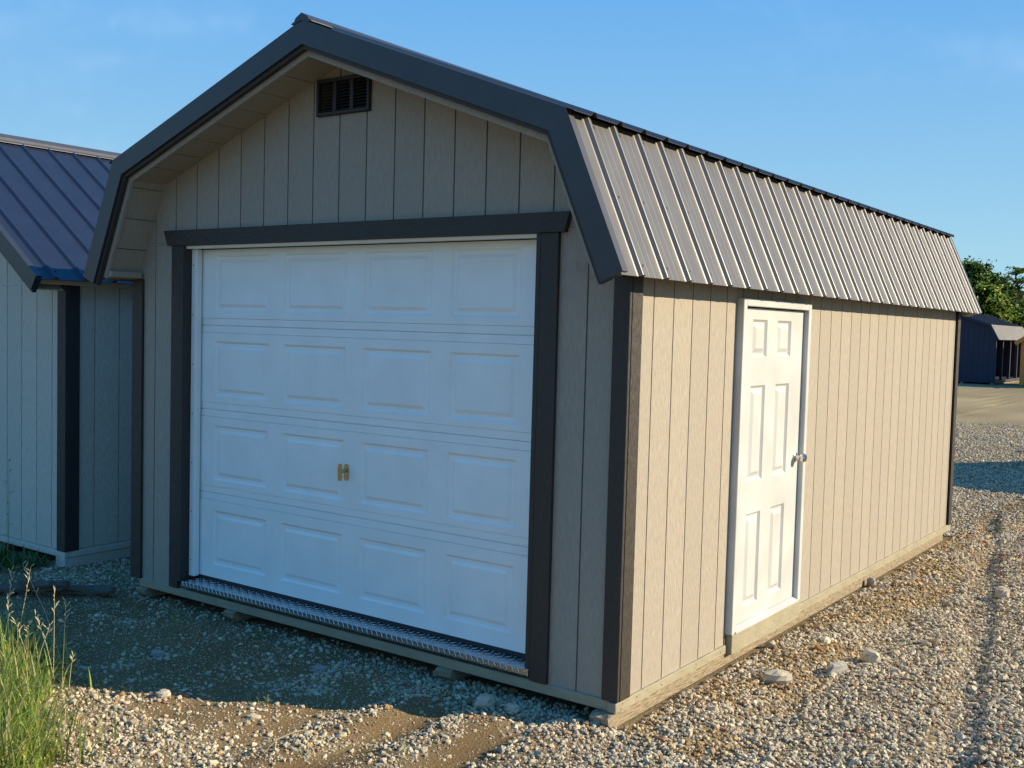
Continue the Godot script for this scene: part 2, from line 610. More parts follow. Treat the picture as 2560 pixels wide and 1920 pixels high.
# vertical siding boards on a front face (normal +z) between x0 and x1 ; grooves at g0 + k*0.2032
func boards_front(parent: Node3D, x0: float, x1: float, ybot: float, ytop, z: float, g0: float, mats: Array, sgn := 1.0) -> void:
	var k := int(floor((x0 - g0) / 0.2032))
	while g0 + k * 0.2032 < x1:
		var a := maxf(x0, g0 + k * 0.2032 + 0.0045)
		var b := minf(x1, g0 + (k + 1) * 0.2032 - 0.0045)
		k += 1
		if ytop is Array:
			while a < b and roof_y(ytop, a) < ybot + 0.004:
				a += 0.002
			while b > a and roof_y(ytop, b) < ybot + 0.004:
				b -= 0.002
		if b - a < 0.006:
			continue
		var pts := PackedVector2Array([Vector2(a, ybot), Vector2(b, ybot)])
		if ytop is Array:
			pts.append(Vector2(b, roof_y(ytop, b)))
			var xs := []
			for q in ytop:
				if q.x > a + 0.002 and q.x < b - 0.002:
					xs.append(q)
			if xs.size() > 0:
				pts.append(xs[0])
			pts.append(Vector2(a, roof_y(ytop, a)))
		else:
			pts.append(Vector2(b, ytop))
			pts.append(Vector2(a, ytop))
		var s := new_st()
		prism(s, pts, Vector3(0, 0, z), Vector3.RIGHT, Vector3.UP, Vector3.BACK * sgn, -0.011)
		part(s, "siding_board", mats[absi(k * 7 + int(x0 * 10)) % mats.size()], parent)

# the same on a side face (normal +x) between z0 > z1
func boards_side(parent: Node3D, z0: float, z1: float, ybot: float, ytop: float, x: float, g0: float, mats: Array) -> void:
	var k := int(floor((g0 - z0) / 0.2032))
	while g0 - k * 0.2032 > z1:
		var a := minf(z0, g0 - k * 0.2032 - 0.0045)
		var b := maxf(z1, g0 - (k + 1) * 0.2032 + 0.0045)
		k += 1
		if a - b < 0.006:
			continue
		var s := new_st()
		prism(s, PackedVector2Array([Vector2(a, ybot), Vector2(b, ybot), Vector2(b, ytop), Vector2(a, ytop)]), Vector3(x, 0, 0), Vector3.BACK, Vector3.UP, Vector3.RIGHT, -0.011)
		part(s, "siding_board", mats[absi(k * 5 + 1) % mats.size()], parent)

func trim_box(parent: Node3D, called: String, lo: Vector3, hi: Vector3, m: Material, bevel := 0.002) -> MeshInstance3D:
	var s := new_st()
	box(s, lo, hi, bevel)
	return part(s, called, m, parent)

# a face with pressed panels; frame O,U,V,N ; holes as Rect2 in u,v
func paneled(s: SurfaceTool, O: Vector3, U: Vector3, V: Vector3, N: Vector3, r: Rect2, thick: float, holes: Array, steps: Array) -> void:
	var us := [r.position.x, r.end.x]
	var vs := [r.position.y, r.end.y]
	for h in holes:
		for q in [h.position.x, h.end.x]:
			if not us.has(q):
				us.append(q)
		for q in [h.position.y, h.end.y]:
			if not vs.has(q):
				vs.append(q)
	us.sort()
	vs.sort()
	var P := func(u: float, v: float, d: float) -> Vector3: return O + U * u + V * v + N * d
	for i in us.size() - 1:
		for j in vs.size() - 1:
			var mid := Vector2((us[i] + us[i + 1]) * 0.5, (vs[j] + vs[j + 1]) * 0.5)
			var inside := false
			for h in holes:
				if h.has_point(mid):
					inside = true
			if not inside:
				quad(s, P.call(us[i], vs[j], 0.0), P.call(us[i + 1], vs[j], 0.0), P.call(us[i + 1], vs[j + 1], 0.0), P.call(us[i], vs[j + 1], 0.0), N)
	for h in holes:
		var last: Rect2 = h
		var ld := 0.0
		for st in steps:
			var cur: Rect2 = (h as Rect2).grow(-st[0])
			var d: float = st[1]
			var c0 := [last.position, Vector2(last.end.x, last.position.y), last.end, Vector2(last.position.x, last.end.y)]
			var c1 := [cur.position, Vector2(cur.end.x, cur.position.y), cur.end, Vector2(cur.position.x, cur.end.y)]
			for q in 4:
				var w := (q + 1) % 4
				quad(s, P.call(c0[q].x, c0[q].y, ld), P.call(c0[w].x, c0[w].y, ld), P.call(c1[w].x, c1[w].y, d), P.call(c1[q].x, c1[q].y, d), N)
			last = cur
			ld = d
		quad(s, P.call(last.position.x, last.position.y, ld), P.call(last.end.x, last.position.y, ld), P.call(last.end.x, last.end.y, ld), P.call(last.position.x, last.end.y, ld), N)
	var a := r.position
	var b := r.end
	var cs := [a, Vector2(b.x, a.y), b, Vector2(a.x, b.y)]
	for q in 4:
		var w := (q + 1) % 4
		var ov: Vector2 = (cs[q] + cs[w]) * 0.5 - (a + b) * 0.5
		quad(s, P.call(cs[q].x, cs[q].y, 0.0), P.call(cs[w].x, cs[w].y, 0.0), P.call(cs[w].x, cs[w].y, -thick), P.call(cs[q].x, cs[q].y, -thick), U * ov.x + V * ov.y)
	quad(s, P.call(a.x, a.y, -thick), P.call(b.x, a.y, -thick), P.call(b.x, b.y, -thick), P.call(a.x, b.y, -thick), -N)

# rake trim, sub-fascia and soffit under an overhang in front of z = zw
func rakes(shed: Node3D, line: Array, zf: float, zw: float, m_metal: Material, m_board: Material) -> void:
	var up := offset_line(line, -0.012)
	var lo := offset_line(line, 0.105)
	# boards under the overhang stop short of the eaves
	var cut := line.duplicate()
	var n := line.size()
	cut[0] = line[0] + (line[1] - line[0]).normalized() * 0.06
	cut[n - 1] = line[n - 1] + (line[n - 2] - line[n - 1]).normalized() * 0.06
	var d2 := offset_line(line, 0.127)
	var s1 := offset_line(cut, 0.098)
	var s2 := offset_line(cut, 0.156)
	var f1 := offset_line(cut, 0.132)
	var f2 := offset_line(cut, 0.143)
	for i in line.size() - 1:
		var s := new_st()
		prism(s, PackedVector2Array([up[i], up[i + 1], lo[i + 1], lo[i]]), Vector3(0, 0, zf), Vector3.RIGHT, Vector3.UP, Vector3.BACK, -0.046)
		part(s, "rake_trim", m_metal, shed)
		s = new_st()
		prism(s, PackedVector2Array([lo[i], lo[i + 1], d2[i + 1], d2[i]]), Vector3(0, 0, zf - 0.016), Vector3.RIGHT, Vector3.UP, Vector3.BACK, -0.029)
		part(s, "rake_lip", M.trim, shed)
		s = new_st()
		prism(s, PackedVector2Array([s1[i], s1[i + 1], s2[i + 1], s2[i]]), Vector3(0, 0, zf - 0.047), Vector3.RIGHT, Vector3.UP, Vector3.BACK, -0.02)
		part(s, "sub_fascia_board", m_board, shed)
		var A: Vector2 = f1[i]
		var B: Vector2 = f1[i + 1]
		var A2: Vector2 = f2[i]
		var B2: Vector2 = f2[i + 1]
		var L := A.distance_to(B)
		var nb := int(ceil(L / 0.2032))
		for k in nb:
			var t0 := clampf((k * 0.2032 + (0.003 if k > 0 else 0.0)) / L, 0.0, 1.0)
			var t1 := clampf(((k + 1) * 0.2032 - 0.003) / L, 0.0, 1.0)
			if t1 - t0 < 0.01:
				continue
			s = new_st()
			prism(s, PackedVector2Array([A.lerp(B, t0), A.lerp(B, t1), A2.lerp(B2, t1), A2.lerp(B2, t0)]), Vector3(0, 0, zf - 0.068), Vector3.RIGHT, Vector3.UP, Vector3.BACK, zw - (zf - 0.068))
			part(s, "soffit_board", m_board, shed)

func ridge_cap(shed: Node3D, x: float, y: float, z0: float, z1: float, slope: float, m: Material) -> void:
	var s := new_st()
	var w := 0.075
	var poly := PackedVector2Array([Vector2(-w, -w * slope + 0.020), Vector2(-0.055, -0.055 * slope + 0.022), Vector2(-0.042, -0.042 * slope + 0.036), Vector2(0, 0.042), Vector2(0.042, -0.042 * slope + 0.036), Vector2(0.055, -0.055 * slope + 0.022), Vector2(w, -w * slope + 0.020), Vector2(w, -w * slope + 0.016), Vector2(0.05, -0.055 * slope + 0.010), Vector2(0, 0.004), Vector2(-0.05, -0.055 * slope + 0.010), Vector2(-w, -w * slope + 0.016)])
	prism(s, poly, Vector3(x, y, z0), Vector3.RIGHT, Vector3.UP, Vector3.BACK, z1 - z0)
	part(s, "ridge_cap", m, shed)

# ------------------------------------------------------------------ the garage shed
func build_main_shed() -> void:
	var shed := thing("garage_shed", "tan gambrel garage shed with white overhead door and dark metal roof", "shed", Vector3(-1.834, GY, -3.02))
	var cx := -1.834
	var L := [Vector2(cx - 1.960, 1.962), Vector2(cx - 1.652, 2.668), Vector2(cx, 3.278), Vector2(cx + 1.652, 2.668), Vector2(cx + 1.960, 1.962)]
	var ZF := 0.2985
	var ZR := -6.333
	var ZB := -6.06
	var XL := -3.668
	var sid := [M.siding, M.siding_b, M.siding_c]
	var inner := offset_line(L, 0.05)
	# structure behind the boards
	var s := new_st()
	var gx0 := XL + 0.012
	while roof_y(inner, gx0) < 2.195:
		gx0 += 0.002
	var gx1 := 2.0 * cx - gx0
	# the gable is built round the vent opening, so that the loft behind stays hollow
	var v0 := -2.009
	var v1 := -1.611
	for gab in [
			[Vector2(gx0, 2.19), Vector2(v0, 2.19), Vector2(v0, roof_y(inner, v0)), inner[1], Vector2(gx0, roof_y(inner, gx0))],
			[Vector2(v1, 2.19), Vector2(gx1, 2.19), Vector2(gx1, roof_y(inner, gx1)), inner[3], Vector2(v1, roof_y(inner, v1))],
			[Vector2(v0, 2.19), Vector2(v1, 2.19), Vector2(v1, 2.853), Vector2(v0, 2.853)],
			[Vector2(v0, 3.053), Vector2(v1, 3.053), Vector2(v1, roof_y(inner, v1)), inner[2], Vector2(v0, roof_y(inner, v0))]]:
		prism(s, PackedVector2Array(gab), Vector3(0, 0, -0.012), Vector3.RIGHT, Vector3.UP, Vector3.BACK, -0.09)
	box(s, Vector3(XL + 0.012, 0.0, -0.10), Vector3(-3.20, 2.19, -0.012))
	box(s, Vector3(-0.46, 0.0, -0.10), Vector3(-0.012, 2.19, -0.012))
	part(s, "front_wall", M.siding, shed)
	s = new_st()
	box(s, Vector3(-0.10, 0.0, -1.225), Vector3(-0.0125, 1.98, -0.1005))
	box(s, Vector3(-0.10, 0.0, ZB + 0.1), Vector3(-0.0125, 1.98, -2.165))
	box(s, Vector3(-0.10, 1.87, -2.165), Vector3(-0.0125, 1.98, -1.225))
	part(s, "side_wall", M.siding, shed)
	trim_box(shed, "far_side_wall", Vector3(XL, 0.0, ZB + 0.1), Vector3(XL + 0.09, 1.98, -0.012), M.siding)
	s = new_st()
	var back := PackedVector2Array([Vector2(XL, 0.0), Vector2(0, 0.0), Vector2(0, roof_y(inner, 0))])
	back.append(inner[3])
	back.append(inner[2])
	back.append(inner[1])
	back.append(Vector2(XL, roof_y(inner, XL)))
	prism(s, back, Vector3(0, 0, ZB), Vector3.RIGHT, Vector3.UP, Vector3.BACK, 0.10)
	part(s, "back_wall", M.siding, shed)
	trim_box(shed, "floor", Vector3(XL + 0.02, -0.045, ZB + 0.02), Vector3(-0.02, 0.055, -0.105), M.deck)
	# siding boards
	var gx := -3.4681
	boards_front(shed, XL, -3.19, 0.004, 2.176, 0.0, gx, sid)
	boards_front(shed, -0.465, 0.0, 0.004, 2.176, 0.0, gx, sid)
	boards_front(shed, XL, -2.011, 2.190, inner, 0.0, gx, sid)
	boards_front(shed, -1.609, 0.0, 2.190, inner, 0.0, gx, sid)
	boards_front(shed, -2.011, -1.609, 2.190, 2.851, 0.0, gx, sid)
	boards_front(shed, -2.011, -1.609, 3.053, inner, 0.0, gx, sid)
	trim_box(shed, "seam_flashing", Vector3(XL, 2.1765, -0.010), Vector3(0.0, 2.1885, 0.003), M.siding, 0.0)
	boards_side(shed, -0.0, -1.20, 0.004, 1.985, 0.0, -0.2413, sid)
	boards_side(shed, -2.19, ZB + 0.02, 0.004, 1.985, 0.0, -0.2413, sid)
	boards_side(shed, -1.20, -2.19, 1.905, 1.985, 0.0, -0.2413, sid)
	# embossed knot near the right end of the header
	s = new_st()
	for k in 6:
		var pts := []
		var rad := []
		for q in 9:
			var an := lerpf(PI * 0.95, PI * 1.62, q / 8.0)
			var rr := 0.016 + 0.0105 * k
			pts.append(Vector3(-0.209 + cos(an) * rr * 1.15, 2.023 + sin(an) * rr, 0.0002))
			rad.append(0.0016)
		tube(s, pts, rad, 5)
	part(s, "wood_knot", M.siding, shed)
	# nail heads along the side band
	s = new_st()
	for q in [[-0.02, -0.030], [-0.035, -0.008], [-0.17, -0.012], [-0.42, -0.02], [-0.80, -0.01], [-1.10, -0.02], [-2.6, -0.01], [-3.1, -0.02], [-3.7, -0.01], [-4.4, -0.02]]:
		lathe(s, [Vector2(0.004, 0), Vector2(0.0034, 0.0014), Vector2(0, 0.0018)], Vector3(0.0165, q[1], q[0]), Vector3.RIGHT, 6)
	part(s, "nail_heads", M.screw, shed).set_meta("kind", "stuff")
	# corner trims
	trim_box(shed, "corner_trim", Vector3(-0.0667, 0.008, 0.0005), Vector3(0.0195, 2.06, 0.020), M.trim)
	trim_box(shed, "corner_trim", Vector3(0.0005, 0.006, -0.100), Vector3(0.0195, 2.06, -0.006), M.trim)
	trim_box(shed, "corner_trim", Vector3(-3.6875, 0.008, 0.0005), Vector3(-3.583, 1.964, 0.020), M.trim)
	trim_box(shed, "corner_trim", Vector3(0.0005, 0.006, -6.075), Vector3(0.0195, 1.99, -5.985), M.trim)
	trim_box(shed, "corner_trim", Vector3(-0.07, 0.006, -6.082), Vector3(0.012, 1.99, -6.0605), M.trim)
	# band boards
	trim_box(shed, "band_board", Vector3(-3.60, -0.043, -0.030), Vector3(-0.0255, 0.0075, 0.012), M.band, 0.003)
	trim_box(shed, "band_board", Vector3(-0.030, -0.042, -1.168), Vector3(0.0165, 0.0045, 0.027), M.band, 0.003)
	trim_box(shed, "band_board", Vector3(-0.030, -0.042, -1.192), Vector3(0.006, 0.045, -1.1685), M.endgrain, 0.001)
	trim_box(shed, "band_board", Vector3(-0.030, -0.052, -2.205), Vector3(0.040, 0.058, -1.1925), M.band, 0.003)
	trim_box(shed, "band_board", Vector3(-0.030, -0.042, ZB - 0.02), Vector3(0.0165, 0.0125, -2.2055), M.band, 0.003)
	# skids
	for k in [[-3.605, -3.514], [-2.733, -2.643], [-1.056, -0.954], [-0.095, 0.004]]:
		var front := 0.046 if k[0] > -0.2 else 0.004
		s = new_st()
		prism(s, PackedVector2Array([Vector2(ZB + 0.2, -0.113), Vector2(ZB + 0.2, -0.045), Vector2(front, -0.045), Vector2(front + 0.026, -0.058), Vector2(front + 0.022, -0.085), Vector2(front - 0.01, -0.113)]), Vector3(k[0], 0, 0), Vector3.BACK, Vector3.UP, Vector3.RIGHT, k[1] - k[0])
		part(s, "skid", M.skid, shed)
	# garage opening trims
	trim_box(shed, "door_trim", Vector3(-3.2775, 0.008, 0.0005), Vector3(-3.190, 2.168, 0.0225), M.trim)
	trim_box(shed, "door_trim", Vector3(-0.473, 0.008, 0.0005), Vector3(-0.3735, 2.168, 0.0225), M.trim)
	trim_box(shed, "door_jamb_trim", Vector3(-3.1895, 0.055, -0.060), Vector3(-3.163, 2.168, 0.0225), M.trim)
	trim_box(shed, "door_jamb_trim", Vector3(-0.500, 0.055, -0.060), Vector3(-0.4735, 2.168, 0.0225), M.trim)
	s = new_st()
	prism(s, PackedVector2Array([Vector2(-3.3445, 2.263), Vector2(-3.306, 2.1685), Vector2(-0.336, 2.1685), Vector2(-0.3085, 2.263)]), Vector3(0, 0, 0.034), Vector3.RIGHT, Vector3.UP, Vector3.BACK, -0.033)
	part(s, "header_trim", M.trim_h, shed)
	trim_box(shed, "door_jamb_trim", Vector3(-3.1628, 2.150, -0.055), Vector3(-0.5003, 2.1675, 0.0007), M.garage)
	# white stop mouldings
	for r in [[-3.1626, -3.112], [-0.535, -0.5004]]:
		s = new_st()
		box(s, Vector3(r[0], 0.085, -0.085), Vector3(r[1], 2.149, -0.042), 0.004)
		var j := part(s, "stop_moulding", M.garage, shed)
		s = new_st()
		for q in 7:
			lathe(s, [Vector2(0.0042, 0), Vector2(0.0036, 0.0025), Vector2(0, 0.003)], Vector3((r[0] + r[1]) * 0.5 - 0.004, 0.19 + q * 0.31, -0.042), Vector3.BACK, 6)
		part(s, "nail_heads", M.screw, j).set_meta("kind", "stuff")
	# overhead door: four sections with four pressed panels each
	var gd := node_part("overhead_door", shed)
	var cols := [[-2.99, -2.497], [-2.367, -1.863], [-1.727, -1.238], [-1.106, -0.665]]
	var seams := [0.092, 0.627, 1.152, 1.678, 2.149]
	for k in 4:
		var y0: float = seams[k] + (0.0012 if k > 0 else 0.0)
		var y1: float = seams[k + 1] - 0.0012
		var holes := []
		for c in cols:
			holes.append(Rect2(c[0], y0 + 0.083, c[1] - c[0], (1.584 - 1.240) if k < 3 else 0.350))
		s = new_st()
		paneled(s, Vector3(0, 0, -0.092), Vector3.RIGHT, Vector3.UP, Vector3.BACK, Rect2(-3.155, y0 + (0.045 if k > 0 else 0.0), 2.648, y1 - y0 - (0.045 if k > 0 else 0.0) - (0.045 if k < 3 else 0.0)), 0.045, holes, [[0.012, -0.009], [0.030, -0.009], [0.048, -0.0015]])
		part(s, "door_section", M.garage, gd)
		# the flat rails that meet at each seam stand a little back
		if k > 0:
			trim_box(gd, "section_rail", Vector3(-3.155, y0, -0.137), Vector3(-0.507, y0 + 0.0445, -0.0945), M.garage, 0.003)
		if k < 3:
			trim_box(gd, "section_rail", Vector3(-3.155, y1 - 0.0445, -0.137), Vector3(-0.507, y1, -0.0945), M.garage, 0.003)
	trim_box(gd, "bottom_seal", Vector3(-3.155, 0.064, -0.128), Vector3(-0.507, 0.0915, -0.097), M.rubber, 0.003)
	trim_box(gd, "door_core", Vector3(-3.150, 0.095, -0.130), Vector3(-0.512, 2.14, -0.104), M.garage, 0.0)
	# brass lock handle
	var lk := node_part("lock_handle", gd)
	var hx := -1.822
	s = new_st()
	prism(s, PackedVector2Array([Vector2(-0.017, -0.040), Vector2(-0.009, -0.05), Vector2(0.009, -0.05), Vector2(0.017, -0.040), Vector2(0.017, 0.03), Vector2(0.008, 0.042), Vector2(-0.008, 0.042), Vector2(-0.017, 0.03)]), Vector3(hx - 0.012, 0.880, -0.0915), Vector3.RIGHT, Vector3.UP, Vector3.BACK, 0.004)
	lathe(s, [Vector2(0.010, 0.0), Vector2(0.010, 0.040), Vector2(0.008, 0.043), Vector2(0, 0.043)], Vector3(hx - 0.012, 0.885, -0.088), Vector3.BACK, 12)
	prism(s, PackedVector2Array([Vector2(-0.010, -0.045), Vector2(-0.005, -0.05), Vector2(0.005, -0.05), Vector2(0.010, -0.045), Vector2(0.014, 0.012), Vector2(0.009, 0.045), Vector2(-0.009, 0.045), Vector2(-0.014, 0.012)]), Vector3(hx - 0.012, 0.882, -0.046), Vector3.RIGHT, Vector3.UP, Vector3.BACK, 0.012)
	part(s, "handle", M.brass, lk)
	# diamond-plate threshold
	var tp := node_part("threshold_plate", shed)
	s = new_st()
	box(s, Vector3(-3.140, 0.0585, -0.150), Vector3(-0.4745, 0.0635, 0.0255), 0.001)
	box(s, Vector3(-3.140, 0.030, 0.0258), Vector3(-0.4745, 0.0635, 0.0298), 0.001)
	part(s, "plate", M.plate, tp)
	s = new_st()
	var x := -3.125
	var alt := 0
	while x < -0.50:
		# the lip in front
		obox(s, Vector3(x, 0.0500, 0.0305), Vector3(0.0030, 0.0135, 0.0022), 0.0012, Basis(Vector3.BACK, 0.42))
		obox(s, Vector3(x + 0.015, 0.0375, 0.0305), Vector3(0.0028, 0.0085, 0.0022), 0.0012, Basis(Vector3.BACK, -0.95))
		for r in 5:
			var flip := 1.0 if (alt + r) % 2 == 0 else -1.0
			obox(s, Vector3(x + 0.008, 0.0640, 0.006 - r * 0.027), Vector3(0.0030, 0.0016, 0.0125), 0.001, Basis(Vector3.UP, 0.75 * flip))
		alt += 1
		x += 0.036
	part(s, "raised_treads", M.plate, tp).set_meta("kind", "stuff")
	# gable vent
	var vent := node_part("gable_vent", shed)
	for f in [[-2.010, 2.852, -1.992, 3.052], [-1.628, 2.852, -1.610, 3.052], [-1.9915, 2.852, -1.6285, 2.872], [-1.9915, 3.032, -1.6285, 3.052]]:
		trim_box(vent, "vent_frame", Vector3(f[0], f[1], -0.0084), Vector3(f[2], f[3], 0.022), M.black, 0.003)
	for mx in [-1.873, -1.744]:
		trim_box(vent, "vent_mullion", Vector3(mx - 0.013, 2.8725, -0.0084), Vector3(mx + 0.013, 3.0315, 0.017), M.black, 0.002)
	for c in [[-1.9915, -1.8865], [-1.8595, -1.7575], [-1.7305, -1.6285]]:
		for k in 9:
			s = new_st()
			obox(s, Vector3((c[0] + c[1]) * 0.5, 2.884 + k * 0.0172, 0.002), Vector3((c[1] - c[0]) * 0.5 - 0.0005, 0.0012, 0.0105), 0.0005, Basis(Vector3.RIGHT, 0.65))
			part(s, "vent_slat", M.black, vent)
	# entry door in the side wall
	var ed := node_part("entry_door", shed)
	trim_box(ed, "door_frame", Vector3(-0.10, 0.060, -1.228), Vector3(0.042, 1.909, -1.1835), M.white, 0.003)
	trim_box(ed, "door_frame", Vector3(-0.10, 0.060, -2.205), Vector3(0.042, 1.909, -2.160), M.white, 0.003)
	trim_box(ed, "door_frame", Vector3(-0.10, 1.866, -2.1595), Vector3(0.042, 1.908, -1.2285), M.white, 0.003)
	s = new_st()
	var hs := []
	for zr in [[-1.61, -1.405], [-1.975, -1.765]]:
		for yr in [[0.170, 0.698], [0.882, 1.424], [1.583, 1.796]]:
			hs.append(Rect2(-zr[1] - 0.02, yr[0], zr[1] - zr[0], yr[1] - yr[0]))
	paneled(s, Vector3(0.010, 0, 0), Vector3.FORWARD, Vector3.UP, Vector3.RIGHT, Rect2(1.2315, 0.088, 0.925, 1.770), 0.04, hs, [[0.005, -0.005], [0.014, -0.013], [0.026, -0.013], [0.050, -0.0015]])
	part(s, "door_slab", M.white, ed)
	s = new_st()
	prism(s, PackedVector2Array([Vector2(-0.06, 0.0605), Vector2(-0.06, 0.086), Vector2(0.012, 0.086), Vector2(0.048, 0.0685), Vector2(0.048, 0.0605)]), Vector3(0, 0, -2.1595), Vector3.RIGHT, Vector3.UP, Vector3.BACK, 0.931)
	part(s, "door_sill", M.white, ed)
	s = new_st()
	lathe(s, [Vector2(0.034, 0.0), Vector2(0.033, 0.004), Vector2(0.026, 0.009), Vector2(0.013, 0.011), Vector2(0.012, 0.032), Vector2(0.020, 0.038), Vector2(0.0265, 0.047), Vector2(0.0268, 0.060), Vector2(0.021, 0.070), Vector2(0.012, 0.0715), Vector2(0.0, 0.0705)], Vector3(0.010, 0.965, -2.098), Vector3.RIGHT, 20)
	part(s, "door_knob", M.nickel, ed)
	# roof
	rakes(shed, L, ZF, -0.004, M.fascia, M.siding)
	var up := offset_line(L, 0.018)
	for i in 4:
		s = new_st()
		prism(s, PackedVector2Array([up[i], up[i + 1], offset_line(L, 0.004)[i + 1], offset_line(L, 0.004)[i]]), Vector3(0, 0, ZF - 0.03), Vector3.RIGHT, Vector3.UP, Vector3.BACK, ZR + 0.03 - ZF)
		part(s, "roof_deck", M.deck, shed)
	var low := offset_line(L, -0.001)
	var hi := offset_line(L, -0.012)
	var first := 0.13
	var e_r := (L[4] - L[3]).normalized() as Vector2
	roof_slope(shed, low[3] + e_r * 0.012, low[4] + e_r * 0.012, ZF - 0.001, ZR, first, 0.2286, M.roof, true, [0.05, 0.5, 0.93])
	var u_r := (L[3] - L[2]).normalized() as Vector2
	roof_slope(shed, hi[2], hi[3] + u_r * 0.045, ZF - 0.001, ZR, first, 0.2286, M.roof, false)
	var e_l := (L[0] - L[1]).normalized() as Vector2
	roof_slope(shed, low[1] + e_l * 0.012, low[0] + e_l * 0.012, ZF - 0.001, ZR, first, 0.2286, M.roof, false)
	var u_l := (L[1] - L[2]).normalized() as Vector2
	roof_slope(shed, hi[2], hi[1] + u_l * 0.045, ZF - 0.001, ZR, first, 0.2286, M.roof, false)
	ridge_cap(shed, cx, 3.284, ZF + 0.004, ZR, 0.369, M.fascia)
	# closing board at the far side eave and rear rake
	trim_box(shed, "eave_return", Vector3(-3.70, 1.966, 0.0215), Vector3(-3.585, 2.003, 0.244), M.siding, 0.002)
	for i in 4:
		var lo := offset_line(L, 0.105)
		var uu := offset_line(L, -0.012)
		s = new_st()
		prism(s, PackedVector2Array([uu[i], uu[i + 1], lo[i + 1], lo[i]]), Vector3(0, 0, ZR - 0.001), Vector3.RIGHT, Vector3.UP, Vector3.BACK, -0.024)
		part(s, "rake_trim", M.fascia, shed)
	s = new_st()
	var f1 := offset_line(L, 0.02)
	var f2 := offset_line(L, 0.10)
	prism(s, PackedVector2Array([f1[3], f1[4], f2[4], f2[3]]), Vector3(0, 0, ZB - 0.025), Vector3.RIGHT, Vector3.UP, Vector3.BACK, ZR + 0.003 - ZB + 0.025)
	part(s, "soffit_board", M.siding, shed)
	# soffit under the long eave
	trim_box(shed, "eave_board", Vector3(0.021, 1.985, ZB), Vector3(0.095, 2.005, -0.006), M.siding, 0.0)

# ------------------------------------------------------------------ the shed next door
func build_neighbour() -> void:
	var shed := thing("gable_shed", "pale siding gable shed with blue grey ribbed metal roof beside the garage shed", "shed", Vector3(-6.22, GY, -3.2))
	var cx := -6.22
	var X1 := -4.65
	var X0 := -7.79
	var Z0 := -0.108
	var ZB := -6.2
	var ZF := 0.197
	var L := [Vector2(-7.91, 1.972), Vector2(cx, 3.147), Vector2(-4.53, 1.972)]
	var inner := offset_line(L, 0.05)
	var sid := [M.nbr_siding, M.nbr_siding_b]
	var s := new_st()
	box(s, Vector3(X0, 0.0, ZB), Vector3(X1 - 0.012, 1.96, Z0 - 0.012))
	prism(s, PackedVector2Array([Vector2(X0, 1.96), Vector2(X1 - 0.012, 1.96), Vector2(X1 - 0.012, roof_y(inner, X1 - 0.012)), inner[1], Vector2(X0, roof_y(inner, X0))]), Vector3(0, 0, Z0 - 0.012), Vector3.RIGHT, Vector3.UP, Vector3.BACK, ZB - Z0 + 0.012)
	part(s, "wall", M.nbr_siding, shed)
	boards_front(shed, X0, X1, 0.020, 1.930, Z0, -4.832, sid)
	boards_front(shed, X0, X1, 1.942, inner, Z0, -4.832, sid)
	trim_box(shed, "seam_flashing", Vector3(X0, 1.9305, Z0 - 0.01), Vector3(X1, 1.9415, Z0 + 0.003), M.nbr_siding, 0.0)
	boards_side(shed, Z0, ZB, 0.020, 1.96, X1, -0.334, sid)
	trim_box(shed, "corner_trim", Vector3(X1 - 0.085, 0.008, Z0 + 0.0005), Vector3(X1 + 0.0195, 1.955, Z0 + 0.02), M.trim)
	trim_box(shed, "corner_trim", Vector3(X1 + 0.0005, 0.008, Z0 - 0.095), Vector3(X1 + 0.019, 1.955, Z0 - 0.0005), M.nbr_trim)
	trim_box(shed, "band_board", Vector3(X0, -0.036, Z0 - 0.04), Vector3(X1 + 0.012, 0.007, Z0 + 0.014), M.nbr_siding, 0.003)
	trim_box(shed, "band_board", Vector3(X1 - 0.04, -0.036, ZB), Vector3(X1 + 0.016, 0.007, Z0 - 0.0405), M.nbr_siding, 0.003)
	for k in [[-7.75, -7.66], [-6.9, -6.81], [-5.62, -5.53], [-4.76, -4.642]]:
		trim_box(shed, "skid", Vector3(k[0], -0.114, ZB + 0.1), Vector3(k[1], -0.0365, Z0 + 0.012), M.nbr_siding_b if k[0] > -5 else M.skid, 0.004)
	rakes(shed, L, ZF, Z0 - 0.004, M.fascia, M.nbr_siding)
	var a0 := offset_line(L, 0.018)
	var a1 := offset_line(L, 0.004)
	for i in 2:
		s = new_st()
		prism(s, PackedVector2Array([a0[i], a0[i + 1], a1[i + 1], a1[i]]), Vector3(0, 0, ZF - 0.03), Vector3.RIGHT, Vector3.UP, Vector3.BACK, ZB - 0.3 - ZF)
		part(s, "roof_deck", M.deck, shed)
	var e := (L[2] - L[1]).normalized() as Vector2
	roof_slope(shed, L[1], L[2] + e * 0.02, ZF - 0.001, ZB - 0.3, 0.055, 0.2286, M.nbr_roof, true, [0.06, 0.38, 0.66, 0.95])
	var e2 := (L[0] - L[1]).normalized() as Vector2
	roof_slope(shed, L[1], L[0] + e2 * 0.02, ZF - 0.001, ZB - 0.3, 0.055, 0.2286, M.nbr_roof, false)
	ridge_cap(shed, cx, 3.150, ZF + 0.004, ZB - 0.3, 0.695, M.roof)
	trim_box(shed, "eave_board", Vector3(X1 + 0.0205, 1.930, ZB), Vector3(X1 + 0.040, 1.968, ZF - 0.06), M.nbr_siding, 0.002)

